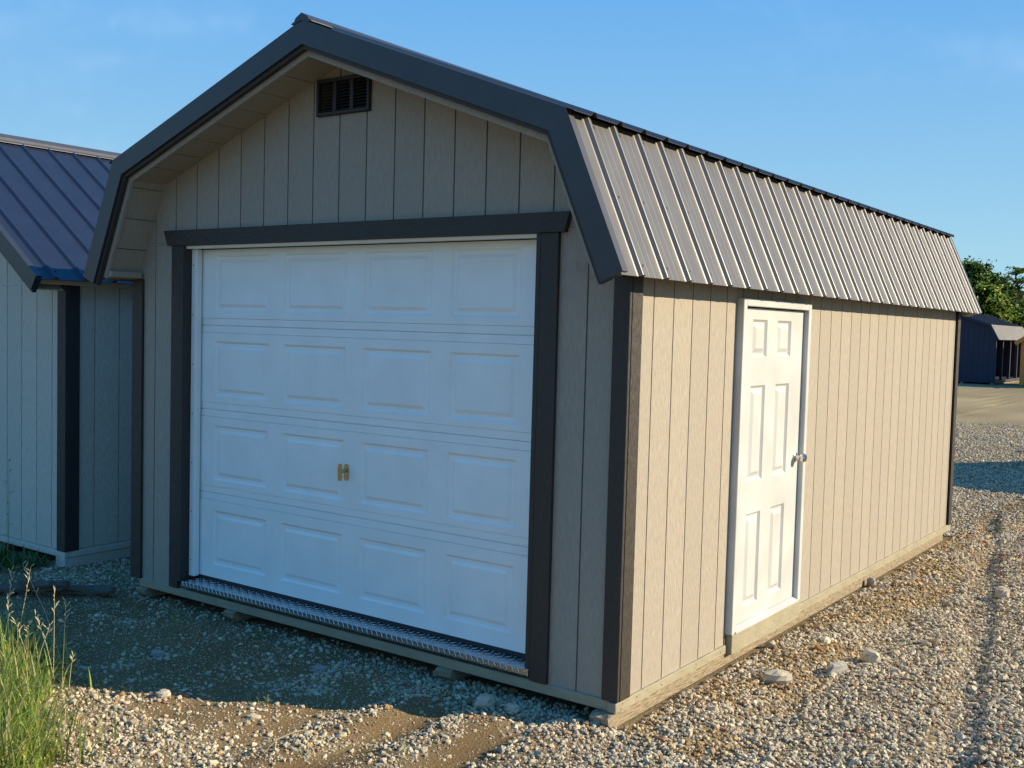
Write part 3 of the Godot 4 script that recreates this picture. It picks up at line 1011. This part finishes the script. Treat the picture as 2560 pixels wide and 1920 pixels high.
# ------------------------------------------------------------------ other sheds
func build_navy_shed() -> void:
	var X1 := -6.86
	var W := 3.30
	var Z0 := -41.8
	var ZB := -47.9
	var cx := X1 - W * 0.5
	var shed := thing("barn_shed", "navy blue gambrel shed with side porch under the trees", "shed", Vector3(cx, GY, -44.8))
	var L := [Vector2(cx - 1.78, 1.70), Vector2(cx - 1.45, 2.30), Vector2(cx, 2.79), Vector2(cx + 1.45, 2.30), Vector2(cx + 1.78, 1.70)]
	var inner := offset_line(L, 0.05)
	var s := new_st()
	var poly := PackedVector2Array([Vector2(X1 - W, -0.05), Vector2(X1, -0.05), Vector2(X1, roof_y(inner, X1))])
	poly.append(inner[3])
	poly.append(inner[2])
	poly.append(inner[1])
	poly.append(Vector2(X1 - W, roof_y(inner, X1 - W)))
	prism(s, poly, Vector3(0, 0, Z0 - 0.012), Vector3.RIGHT, Vector3.UP, Vector3.BACK, -0.1)
	prism(s, poly, Vector3(0, 0, ZB), Vector3.RIGHT, Vector3.UP, Vector3.BACK, 0.1)
	box(s, Vector3(X1 - W, -0.05, ZB + 0.1), Vector3(X1 - 1.25, 1.75, Z0 - 0.112))
	part(s, "wall", M.navy, shed)
	boards_front(shed, X1 - W, X1, -0.05, inner, Z0, X1 - W, [M.navy])
	for z in [Z0 - 0.06, -43.2, -44.7, -46.2, ZB + 0.06]:
		trim_box(shed, "porch_post", Vector3(X1 - 0.10, 0.05, z - 0.05), Vector3(X1 - 0.001, 1.68, z + 0.05), M.navy_trim if z < -42.5 else M.navy, 0.005)
	trim_box(shed, "porch_floor", Vector3(X1 - 1.25, -0.05, ZB + 0.1), Vector3(X1, 0.05, Z0 - 0.113), M.navy_trim, 0.005)
	for k in [X1 - W + 0.05, X1 - 1.3, X1 - 0.15]:
		trim_box(shed, "skid", Vector3(k, -0.114, ZB + 0.1), Vector3(k + 0.1, -0.05, Z0 - 0.02), M.skid, 0.004)
	for i in 4:
		var a := offset_line(L, -0.01)
		var b := offset_line(L, 0.10)
		s = new_st()
		prism(s, PackedVector2Array([a[i], a[i + 1], b[i + 1], b[i]]), Vector3(0, 0, Z0 + 0.16), Vector3.RIGHT, Vector3.UP, Vector3.BACK, -0.03)
		part(s, "rake_trim", M.navy, shed)
		roof_slope(shed, L[i] if L[i].y > L[i + 1].y else L[i + 1], L[i + 1] if L[i].y > L[i + 1].y else L[i], Z0 + 0.15, ZB - 0.1, Z0, 0.2286, M.roof if i == 3 or i == 0 else M.navy_roof, false)

func build_orange_shed() -> void:
	var X0 := -5.80
	var X1 := -3.0
	var Z0 := -41.0
	var ZB := -44.5
	var shed := thing("cabin_shed", "orange stained wooden shed at the far right edge", "shed", Vector3(-4.4, GY, -42.7))
	var cx := (X0 + X1) * 0.5
	var L := [Vector2(X0 - 0.22, 1.62), Vector2(cx, 2.75), Vector2(X1 + 0.22, 1.62)]
	var inner := offset_line(L, 0.05)
	var s := new_st()
	prism(s, PackedVector2Array([Vector2(X0, -0.03), Vector2(X1, -0.03), Vector2(X1, roof_y(inner, X1)), inner[1], Vector2(X0, roof_y(inner, X0))]), Vector3(0, 0, Z0 - 0.012), Vector3.RIGHT, Vector3.UP, Vector3.BACK, ZB - Z0)
	part(s, "wall", M.orange, shed)
	boards_front(shed, X0, X1, -0.03, inner, Z0, X0, [M.orange])
	for k in [X0 + 0.03, X1 - 0.15]:
		trim_box(shed, "skid", Vector3(k, -0.114, ZB + 0.1), Vector3(k + 0.12, -0.03, Z0 - 0.02), M.skid, 0.004)
	var a := offset_line(L, -0.01)
	var b := offset_line(L, 0.14)
	for i in 2:
		s = new_st()
		prism(s, PackedVector2Array([a[i], a[i + 1], b[i + 1], b[i]]), Vector3(0, 0, Z0 + 0.2), Vector3.RIGHT, Vector3.UP, Vector3.BACK, -0.03)
		part(s, "rake_trim", M.orange, shed)
		roof_slope(shed, L[1], L[0] if i == 0 else L[2], Z0 + 0.19, ZB - 0.1, Z0, 0.2286, M.fascia, false)

# sheds standing out of the frame on the right, whose shadows cross the gravel
func build_row_shed(x0: float, x1: float, zc: float, half: float, eave: float, ridge: float, label: String) -> void:
	var shed := thing("row_shed", label, "shed", Vector3((x0 + x1) * 0.5, GY, zc), "sheds lined up across the yard")
	var s := new_st()
	prism(s, PackedVector2Array([Vector2(-half, -0.03), Vector2(half, -0.03), Vector2(half, eave), Vector2(0, ridge - 0.04), Vector2(-half, eave)]), Vector3(x0, 0, zc), Vector3.BACK, Vector3.UP, Vector3.RIGHT, x1 - x0)
	part(s, "wall", M.siding, shed)
	for q in [-half + 0.05, half - 0.15]:
		trim_box(shed, "skid", Vector3(x0 + 0.05, -0.114, zc + q), Vector3(x1 - 0.05, -0.03, zc + q + 0.1), M.skid, 0.004)
	var sl := (ridge - eave) / half
	for sg in [-1.0, 1.0]:
		s = new_st()
		prism(s, PackedVector2Array([Vector2(0, ridge), Vector2(0, ridge - 0.035), Vector2(sg * (half + 0.12), eave - 0.12 * sl - 0.0), Vector2(sg * (half + 0.12), eave - 0.12 * sl + 0.035)]), Vector3(x0 - 0.15, 0, zc), Vector3.BACK, Vector3.UP, Vector3.RIGHT, x1 - x0 + 0.3)
		part(s, "roof", M.fascia, shed)
	trim_box(shed, "door", Vector3(x0 + 1.0, 0.0, zc + half), Vector3(x0 + 2.0, 1.8, zc + half + 0.03), M.white, 0.004)

# ------------------------------------------------------------------ plants
func leaf_crown(tree: Node3D, centre: Vector3, rad: Vector3, clumps: int, per: int, leaf: float, c0: Color, c1: Color, seed_: int, hollow := 0.45, flat := 1.0) -> void:
	var r := RandomNumberGenerator.new()
	r.seed = seed_
	var vs := PackedVector3Array()
	var ns := PackedVector3Array()
	var cs := PackedColorArray()
	var nz := FastNoiseLite.new()
	nz.seed = seed_
	nz.frequency = 1.1
	for k in clumps:
		var d := Vector3(r.randfn(), r.randfn(), r.randfn()).normalized()
		var q := pow(r.randf_range(hollow, 1.0), 0.6) * (1.0 + 0.34 * nz.get_noise_3dv(d * 1.7))
		var c := centre + d * rad * q
		var cr := leaf * r.randf_range(2.2, 5.0)
		var col := c0.lerp(c1, r.randf())
		for j in per:
			var p := c + Vector3(r.randfn(), r.randfn() * 0.6 * flat, r.randfn()) * cr * 0.5
			var t := Vector3(r.randfn(), r.randfn() * 0.7, r.randfn()).normalized()
			var u := t.cross(Vector3(r.randfn(), r.randfn(), r.randfn())).normalized()
			var l := leaf * r.randf_range(0.6, 1.2)
			var n := t.cross(u)
			if n.y < 0:
				n = -n
			var a := p - t * l
			var b := p + u * l * 0.5
			var e := p + t * l
			var f := p - u * l * 0.5
			for v in [a, b, e, a, e, f]:
				vs.append(v)
				ns.append(n)
			var cc := col * r.randf_range(0.75, 1.25)
			for v in 6:
				cs.append(cc)
	var arr := []
	arr.resize(Mesh.ARRAY_MAX)
	arr[Mesh.ARRAY_VERTEX] = vs
	arr[Mesh.ARRAY_NORMAL] = ns
	arr[Mesh.ARRAY_COLOR] = cs
	var am := ArrayMesh.new()
	am.add_surface_from_arrays(Mesh.PRIMITIVE_TRIANGLES, arr)
	var o := MeshInstance3D.new()
	o.mesh = am
	o.material_override = M.leaf
	o.name = "crown"
	tree.add_child(o, true)
	o.global_position = Vector3.ZERO

func trunk(tree: Node3D, base: Vector3, top: Vector3, r0: float, limbs: int, reach: Vector3, seed_: int) -> void:
	var r := RandomNumberGenerator.new()
	r.seed = seed_
	var s := new_st()
	var mid := base.lerp(top, 0.5) + Vector3(r.randf_range(-0.2, 0.2), 0, r.randf_range(-0.2, 0.2))
	tube(s, [base, base.lerp(mid, 0.5), mid, mid.lerp(top, 0.5), top], [r0 * 1.3, r0, r0 * 0.85, r0 * 0.55, r0 * 0.2], 9)
	for k in limbs:
		var f := r.randf_range(0.35, 0.9)
		var p := base.lerp(top, f)
		var d := Vector3(r.randfn(), 0, r.randfn()).normalized()
		var e := p + Vector3(d.x * reach.x, reach.y * r.randf_range(0.3, 0.9), d.z * reach.z) * r.randf_range(0.5, 0.95)
		var m := p.lerp(e, 0.5) + Vector3(0, -0.12 * reach.y, 0)
		tube(s, [p, m, e], [r0 * 0.38, r0 * 0.24, r0 * 0.07], 6)
	part(s, "trunk", M.bark, tree)

func build_trees() -> void:
	var t := thing("shade_tree", "big dark round leafy tree behind the navy shed", "tree", Vector3(-15.9, GY, -76), "trees behind the far sheds")
	trunk(t, Vector3(-15.9, GY - 0.05, -76), Vector3(-15.8, 5.6, -76), 0.26, 9, Vector3(2.4, 1.6, 2.4), 71)
	leaf_crown(t, Vector3(-15.9, 4.3, -76), Vector3(2.5, 2.75, 2.5), 1300, 36, 0.14, Color(0.068, 0.149, 0.024), Color(0.135, 0.250, 0.041), 72)
	t = thing("light_tree", "bright green bushy tree in front of the dark round tree", "tree", Vector3(-12.5, GY, -66), "trees behind the far sheds")
	trunk(t, Vector3(-12.5, GY - 0.05, -66), Vector3(-12.45, 3.6, -66), 0.14, 7, Vector3(1.2, 1.0, 1.2), 73)
	leaf_crown(t, Vector3(-12.5, 2.9, -66), Vector3(1.45, 2.0, 1.4), 600, 32, 0.13, Color(0.203, 0.317, 0.041), Color(0.324, 0.419, 0.068), 74)
	t = thing("maple_tree", "mid green leaning leafy tree right of the dark round tree", "tree", Vector3(-14.3, GY, -78), "trees behind the far sheds")
	trunk(t, Vector3(-14.3, GY - 0.05, -78), Vector3(-14.4, 4.4, -78), 0.2, 8, Vector3(1.4, 1.2, 1.4), 75)
	leaf_crown(t, Vector3(-14.4, 3.3, -78), Vector3(1.9, 2.75, 1.7), 640, 34, 0.15, Color(0.115, 0.216, 0.030), Color(0.203, 0.311, 0.049), 76)
	t = thing("hedge_tree", "low dense dark green tree under the sparse tall tree", "tree", Vector3(-11.6, GY, -70), "trees behind the far sheds")
	trunk(t, Vector3(-11.6, GY - 0.05, -70), Vector3(-11.6, 2.2, -70), 0.16, 6, Vector3(1.2, 0.8, 1.2), 77)
	leaf_crown(t, Vector3(-11.5, 1.7, -70), Vector3(2.3, 1.8, 1.7), 640, 34, 0.15, Color(0.088, 0.169, 0.027), Color(0.169, 0.270, 0.046), 78)
	# sparse tall tree with open limbs
	t = thing("locust_tree", "tall sparse tree with open crooked limbs at right edge", "tree", Vector3(-11.3, GY, -74), "trees behind the far sheds")
	var r := RandomNumberGenerator.new()
	r.seed = 91
	var s := new_st()
	var spine := [Vector3(-11.2, GY - 0.05, -74), Vector3(-11.3, 1.8, -74.1), Vector3(-11.7, 3.4, -74), Vector3(-11.9, 4.6, -74), Vector3(-12.3, 5.6, -74), Vector3(-12.4, 6.6, -74)]
	tube(s, spine, [0.17, 0.14, 0.11, 0.085, 0.06, 0.025], 8)
	var pads := []
	for k in 22:
		var f := r.randf_range(0.42, 1.0) * (spine.size() - 1)
		var i := mini(int(f), spine.size() - 2)
		var p: Vector3 = spine[i].lerp(spine[i + 1], f - i)
		var a := r.randf() * TAU
		var len := r.randf_range(0.5, 1.5)
		var e := p + Vector3(cos(a) * len, r.randf_range(0.0, 0.55), sin(a) * len)
		tube(s, [p, p.lerp(e, 0.5) + Vector3(0, 0.16, 0), e], [0.038, 0.026, 0.010], 5)
		pads.append(e)
		pads.append(p.lerp(e, 0.7) + Vector3(r.randf_range(-0.3, 0.3), 0.15, 0.2))
	part(s, "trunk", M.bark, t)
	var k := 0
	for p in pads:
		leaf_crown(t, p, Vector3(0.40, 0.12, 0.40), 5, 20, 0.08, Color(0.149, 0.216, 0.054), Color(0.230, 0.304, 0.081), 300 + k, 0.1, 0.5)
		k += 1

func blade_mesh(bend: float, w: float) -> ArrayMesh:
	var s := SurfaceTool.new()
	s.begin(Mesh.PRIMITIVE_TRIANGLES)
	var n := 5
	var P := []
	for i in n + 1:
		var t := float(i) / n
		var y := sin(t * bend) / bend
		var z := (1.0 - cos(t * bend)) / bend
		var hw := w * (1.0 - pow(t, 1.7)) + 0.0004
		P.append([Vector3(-hw, y, z + hw * 0.25), Vector3(0, y, z), Vector3(hw, y, z + hw * 0.25)])
	for i in n:
		for c in 2:
			for v in [P[i][c], P[i + 1][c], P[i + 1][c + 1], P[i][c], P[i + 1][c + 1], P[i][c + 1]]:
				s.add_vertex(v)
	s.generate_normals()
	return s.commit()

func blades(called: String, label: String, spots: Array, mesh: ArrayMesh) -> void:
	var mm := MultiMesh.new()
	mm.transform_format = MultiMesh.TRANSFORM_3D
	mm.use_colors = true
	mm.mesh = mesh
	mm.instance_count = spots.size()
	for i in spots.size():
		var q: Array = spots[i]
		var b := Basis.from_euler(Vector3(q[3], q[2], 0.0)).scaled_local(Vector3(q[4], q[1], q[1]))
		mm.set_instance_transform(i, Transform3D(b, q[0]))
		mm.set_instance_color(i, q[5])
	var o := MultiMeshInstance3D.new()
	o.multimesh = mm
	o.material_override = M.grass
	o.name = numbered(called)
	add_child(o)
	tag(o, label, "grass", "", "stuff")

func grass_color() -> Color:
	var k := rng.randf()
	if k < 0.62:
		return Color(0.17, 0.25, 0.03) * rng.randf_range(0.75, 1.35)
	if k < 0.85:
		return Color(0.29, 0.32, 0.06) * rng.randf_range(0.8, 1.2)
	return Color(0.44, 0.37, 0.18) * rng.randf_range(0.8, 1.1)

func build_grass() -> void:
	var sets := [[], [], []]
	for i in 4200:
		# a thick clump along the left edge that thins towards the gravel
		var t := rng.randf_range(-0.15, 1.25)
		var d := rng.randfn() * 0.13 - 0.10 + 0.10 * n_mid.get_noise_2d(t * 1.5, 3.0)
		if rng.randf() < 0.12:
			d += absf(rng.randfn()) * 0.14
		var x := lerpf(-2.70, -1.55, t) + 0.77 * d
		var z := lerpf(1.34, 2.08, t) - 0.63 * d
		var near := clampf(1.0 - maxf(d, 0.0) / 0.4, 0.25, 1.0)
		var h := rng.randf_range(0.16, 0.47) * (0.35 + 0.65 * near) * (0.8 + 0.2 * clampf(t, 0.0, 1.0))
		sets[rng.randi() % 3].append([Vector3(x, height(x, z) - 0.01, z), h, rng.randf() * TAU, rng.randf_range(-0.12, 0.3), rng.randf_range(0.7, 1.5), grass_color()])
	for i in 3:
		blades("grass", ["thick green grass clump in the lower left corner", "long bent grass blades in the lower left clump", "upright narrow grass blades in the lower left clump"][i], sets[i], blade_mesh([1.0, 1.7, 0.45][i], 0.0034))
	# thin sprouts over the soil
	var sp := []
	for i in 520:
		var x := rng.randf_range(-2.9, -0.5)
		var z := rng.randf_range(0.45, 2.1)
		if n_low.get_noise_2d(x * 2.0 + 30.0, z * 2.0) < 0.05:
			continue
		sp.append([Vector3(x, height(x, z) - 0.004, z), rng.randf_range(0.03, 0.10), rng.randf() * TAU, rng.randf_range(-0.2, 0.7), rng.randf_range(0.3, 0.6), Color(0.40, 0.35, 0.13) * rng.randf_range(0.7, 1.1) if rng.randf() < 0.6 else Color(0.17, 0.22, 0.05)])
	blades("grass", "thin yellow sprouts scattered over the sunlit soil", sp, blade_mesh(1.2, 0.0042))
	var lw := []
	for i in 900:
		var x := rng.randf_range(-6.4, -4.75)
		var z := -0.02 + absf(rng.randfn()) * 0.16
		lw.append([Vector3(x, height(x, z) - 0.004, z), rng.randf_range(0.05, 0.17), rng.randf() * TAU, rng.randf_range(-0.2, 0.6), rng.randf_range(0.8, 2.0), Color(0.07, 0.13, 0.03) * rng.randf_range(0.6, 1.4)])
	blades("grass", "low green weeds along the foot of the pale shed", lw, blade_mesh(1.3, 0.005))
	# stalks with seed heads standing out of the clump
	var tops := [[-2.689, 1.431, 0.554, 0.006, -0.041], [-2.582, 1.457, 0.451, -0.032, -0.007], [-2.546, 1.465, 0.6, 0.043, -0.071], [-2.533, 1.415, 0.311, 0.006, -0.025], [-2.447, 1.419, 0.318, 0.054, -0.06], [-2.424, 1.422, 0.335, -0.092, 0.044], [-2.371, 1.354, 0.481, -0.021, -0.017], [-2.358, 1.343, 0.366, -0.104, 0.05], [-2.365, 1.312, 0.422, -0.006, -0.024], [-2.45, 1.229, 0.573, -0.215, 0.116], [-2.314, 1.307, 0.17, 0.009, -0.018]]
	var order := ["first", "second", "third", "fourth", "fifth", "sixth", "seventh", "eighth", "ninth", "tenth", "last"]
	var nth := 0
	for q in tops:
		var base := Vector3(q[0], height(q[0], q[1]) - 0.01, q[1])
		var g := thing("grass_stalk", "%s straw coloured seed stalk from the left edge in the grass clump" % order[nth], "grass stalk", base, "tall seed stalks in the grass clump")
		nth += 1
		var tip := base + Vector3(q[3], q[2], q[4])
		var mid := base.lerp(tip, 0.55) + Vector3(-q[3] * 0.12, 0.02, 0)
		var s := new_st()
		tube(s, [base, base.lerp(mid, 0.5), mid, mid.lerp(tip, 0.5), tip], [0.0019, 0.0017, 0.0014, 0.0011, 0.0008], 5)
		part(s, "stem", M.straw, g)
		s = new_st()
		for k in 8:
			var p := mid.lerp(tip, 0.40 + 0.60 * k / 7.0)
			var d := Vector3(rng.randf_range(-1, 1), rng.randf_range(0.5, 1.6), rng.randf_range(-1, 1)).normalized()
			var l := rng.randf_range(0.010, 0.019)
			tube(s, [p, p + d * l * 0.8, p + d * l * 1.5, p + d * l * 2.1], [0.0006, 0.0022, 0.0026, 0.0004], 5)
		part(s, "seed_head", M.straw, g)
	# small green plants in the shaded soil
	for q in [[-3.17, 0.35, 0.10, "small green seedling in shade left of the garage door"], [-2.75, 0.38, 0.12, "narrow green weed in shade before the garage door"], [-1.44, 0.83, 0.05, "tiny pale sprout on the shadow edge"], [-5.15, 0.05, 0.75, "tall thin weed before the pale shed wall"]]:
		var base := Vector3(q[0], height(q[0], q[1]) - 0.005, q[1])
		var w := thing("weed", q[3], "weed", base)
		var s := new_st()
		var h: float = q[2]
		var tip := base + Vector3(0.02, h, 0.0)
		tube(s, [base, base.lerp(tip, 0.5) + Vector3(0.01, 0, 0), tip], [0.003, 0.0024, 0.001], 5)
		part(s, "stem", M.green_stem, w)
		s = new_st()
		for k in 9:
			var p := base.lerp(tip, 0.15 + 0.85 * k / 8.0)
			var a := k * 2.4
			var l := minf(0.05, h * 0.5) * rng.randf_range(0.7, 1.2)
			var d := Vector3(cos(a), 0.5, sin(a)).normalized()
			var u := d.cross(Vector3.UP).normalized() * l * 0.14
			var m := p + d * l * 0.55 + Vector3(0, 0.004, 0)
			var e := p + d * l
			for v in [[p, m + u, e], [p, m - u, e]]:
				tri(s, v[0], v[1], v[2], Vector3.UP)
		var lf := part(s, "leaves", M.green_stem, w)
		lf.set_meta("kind", "stuff")

func build_rocks() -> void:
	var list := [
		[0.36, -1.06, Vector3(0.085, 0.050, 0.05), 0.5, 101, "long tan rock lying on gravel below the white side door", false],
		[0.62, -1.80, Vector3(0.075, 0.046, 0.045), -0.7, 102, "pale flat rock on gravel right of the side door", false],
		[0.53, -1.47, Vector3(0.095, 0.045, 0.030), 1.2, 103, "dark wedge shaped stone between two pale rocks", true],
		[0.88, -3.95, Vector3(0.055, 0.055, 0.055), 0.2, 104, "round tan rock at the edge of the gravel rut", false],
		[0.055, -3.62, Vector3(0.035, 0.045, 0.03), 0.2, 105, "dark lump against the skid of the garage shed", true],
		[-0.60, 0.20, Vector3(0.060, 0.044, 0.045), 0.9, 106, "jagged tan rock on the shadow edge before the garage shed", false],
		[-0.46, 0.17, Vector3(0.04, 0.032, 0.03), 0.1, 107, "small pale rock beside the jagged tan rock", false],
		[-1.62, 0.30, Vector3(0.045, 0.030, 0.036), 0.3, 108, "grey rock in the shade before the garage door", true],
		[-1.88, 1.08, Vector3(0.040, 0.026, 0.034), 0.8, 109, "whitish rock on the sunlit soil in front", false],
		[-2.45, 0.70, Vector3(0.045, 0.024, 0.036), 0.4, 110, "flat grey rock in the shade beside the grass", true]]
	for q in list:
		var o := MeshInstance3D.new()
		o.mesh = rock_mesh(q[4], q[2], 6, 9, 0.3)
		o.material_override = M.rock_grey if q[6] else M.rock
		o.name = numbered("rock")
		add_child(o)
		o.rotation.y = q[3]
		o.position = Vector3(q[0], height(q[0], q[1]) + q[2].y * 0.6, q[1])
		tag(o, q[5], "rock")
	# a dead twig on the soil in front
	var s := new_st()
	var t0 := Vector3(-0.98, height(-0.98, 1.24) + 0.004, 1.24)
	tube(s, [t0, t0 + Vector3(0.03, 0.05, -0.04), t0 + Vector3(0.07, 0.075, -0.10), t0 + Vector3(0.10, 0.08, -0.15), t0 + Vector3(0.12, 0.004, -0.14)], [0.003, 0.003, 0.0026, 0.0022, 0.002], 5)
	tube(s, [t0 + Vector3(0.03, 0.05, -0.04), t0 + Vector3(0.07, 0.03, 0.0), t0 + Vector3(0.13, 0.006, 0.0)], [0.0022, 0.002, 0.0012], 5)
	var tw := part(s, "dead_twig", M.straw, self)
	tag(tw, "bent dry twig on the sunlit soil before the garage shed", "twig")
	# broken boards heaped on the soil at the left
	var heap := thing("broken_boards", "heap of dark broken weathered boards between the grass and pale shed", "debris", Vector3(-4.05, height(-4.05, 0.40), 0.40))
	for q in [[-4.18, 0.50, 0.035, 0.34, 0.055, 0.020, 0.62, 0.10, 0.12], [-3.98, 0.36, 0.055, 0.26, 0.045, 0.016, 0.86, -0.14, -0.10], [-3.86, 0.22, 0.030, 0.20, 0.050, 0.018, 0.50, 0.06, 0.2], [-4.28, 0.62, 0.030, 0.22, 0.06, 0.016, 0.95, -0.05, -0.15], [-4.05, 0.47, 0.075, 0.16, 0.035, 0.013, 0.25, 0.2, 0.3]]:
		s = new_st()
		var B := Basis.from_euler(Vector3(q[8], q[6], q[7]))
		var at := Vector3(q[0], height(q[0], q[1]) + q[2], q[1])
		# a splintered end
		prism(s, PackedVector2Array([Vector2(-q[3], -q[4]), Vector2(q[3] * 0.82, -q[4]), Vector2(q[3] * 0.95, -q[4] * 0.4), Vector2(q[3] * 0.78, 0.0), Vector2(q[3], q[4] * 0.45), Vector2(q[3] * 0.86, q[4]), Vector2(-q[3] * 0.9, q[4]), Vector2(-q[3] * 0.8, q[4] * 0.2)]), at, B.x, B.z, B.y, q[5])
		part(s, "board", M.oldwood, heap)
	for q in 9:
		var o := MeshInstance3D.new()
		o.mesh = rock_mesh(200 + q, Vector3(0.06, 0.035, 0.05) * rng.randf_range(0.7, 1.3), 5, 8, 0.35)
		o.material_override = M.oldwood
		o.name = "clod"
		heap.add_child(o, true)
		var px := -4.35 + 0.07 * q + rng.randf_range(-0.05, 0.05)
		var pz := 0.62 - 0.055 * q + rng.randf_range(-0.06, 0.06)
		o.global_position = Vector3(px, height(px, pz) + 0.008, pz)

# ------------------------------------------------------------------ sky
func cirrus() -> ImageTexture:
	var w := 1024
	var h := 512
	var im := Image.create(w, h, false, Image.FORMAT_RGBA8)
	var a := FastNoiseLite.new()
	a.seed = 5
	a.frequency = 2.2
	a.fractal_octaves = 5
	a.domain_warp_enabled = true
	a.domain_warp_amplitude = 0.35
	a.domain_warp_frequency = 1.4
	for y in h:
		for x in w:
			var up := (0.5 - (y + 0.5) / h) * PI
			var v := 0.0
			if up > 0.0:
				var ar := TAU * (x + 0.5) / w
				var d := Vector3(cos(ar) * cos(up), sin(up), sin(ar) * cos(up))
				var p := Vector3(d.x, d.y * 3.2, d.z)
				v = smoothstep(0.10, 0.75, a.get_noise_3dv(p + Vector3(1.7, 0.4, 0.9))) * smoothstep(0.02, 0.2, up)
			im.set_pixel(x, y, Color(0.55, 0.52, 0.45, v * 0.36))
	return ImageTexture.create_from_image(im)

func _ready() -> void:
	rng.seed = 20240611
	n_low.seed = 4
	n_low.frequency = 0.9
	n_low.fractal_octaves = 2
	n_mid.seed = 9
	n_mid.frequency = 3.2
	n_mid.fractal_octaves = 3
	# camera
	var cam := Camera3D.new()
	cam.name = "camera"
	add_child(cam)
	cam.transform = Transform3D(Basis(Vector3(0.8107243, 0.0264870, -0.5848286), Vector3(-0.0530263, 0.9981920, -0.0282999), Vector3(0.5830217, 0.0539547, 0.8106630)), Vector3(2.3995, 1.7210, 4.2208))
	cam.fov = 39.617
	cam.near = 0.05
	cam.far = 2000.0
	cam.current = true
	# sky, sun, exposure
	var env := Environment.new()
	env.background_mode = Environment.BG_SKY
	var sky := Sky.new()
	var sm := ProceduralSkyMaterial.new()
	sm.sky_top_color = lin(0.03, 0.285, 0.79)
	sm.sky_horizon_color = lin(0.45, 0.725, 0.77)
	sm.sky_curve = 0.163
	sm.ground_bottom_color = lin(0.16, 0.13, 0.09)
	sm.ground_horizon_color = lin(0.36, 0.36, 0.34)
	sm.sky_cover = cirrus()
	sm.sun_angle_max = 20.0
	sky.sky_material = sm
	env.sky = sky
	env.tonemap_mode = Environment.TONE_MAPPER_LINEAR
	env.tonemap_exposure = 1.65
	env.background_energy_multiplier = 0.66
	env.sdfgi_enabled = true
	env.ssao_enabled = true
	env.ssil_enabled = true
	var we := WorldEnvironment.new()
	we.name = "environment"
	we.environment = env
	add_child(we)
	var sun := DirectionalLight3D.new()
	sun.name = "sun"
	add_child(sun)
	sun.light_energy = 1.6
	sun.light_color = Color(1.0, 0.93, 0.80)
	sun.light_angular_distance = 0.5
	sun.shadow_enabled = true
	var to_sun := Vector3(0.7889, 0.4431, -0.4258).normalized()
	sun.look_at_from_position(to_sun * 30.0, Vector3.ZERO, Vector3.UP)
	make_materials()
	build_ground()
	build_main_shed()
	build_neighbour()
	build_navy_shed()
	build_orange_shed()
	build_row_shed(3.4, 9.5, -13.6, 1.83, 2.1, 3.25, "tan gable shed right of the frame casting the near shadow on gravel")
	build_row_shed(4.9, 10.5, -18.0, 1.5, 2.1, 3.2, "tan gable shed right of the frame casting the farther wedge shadow")
	build_trees()
	build_gravel()
	build_rocks()
	build_grass()
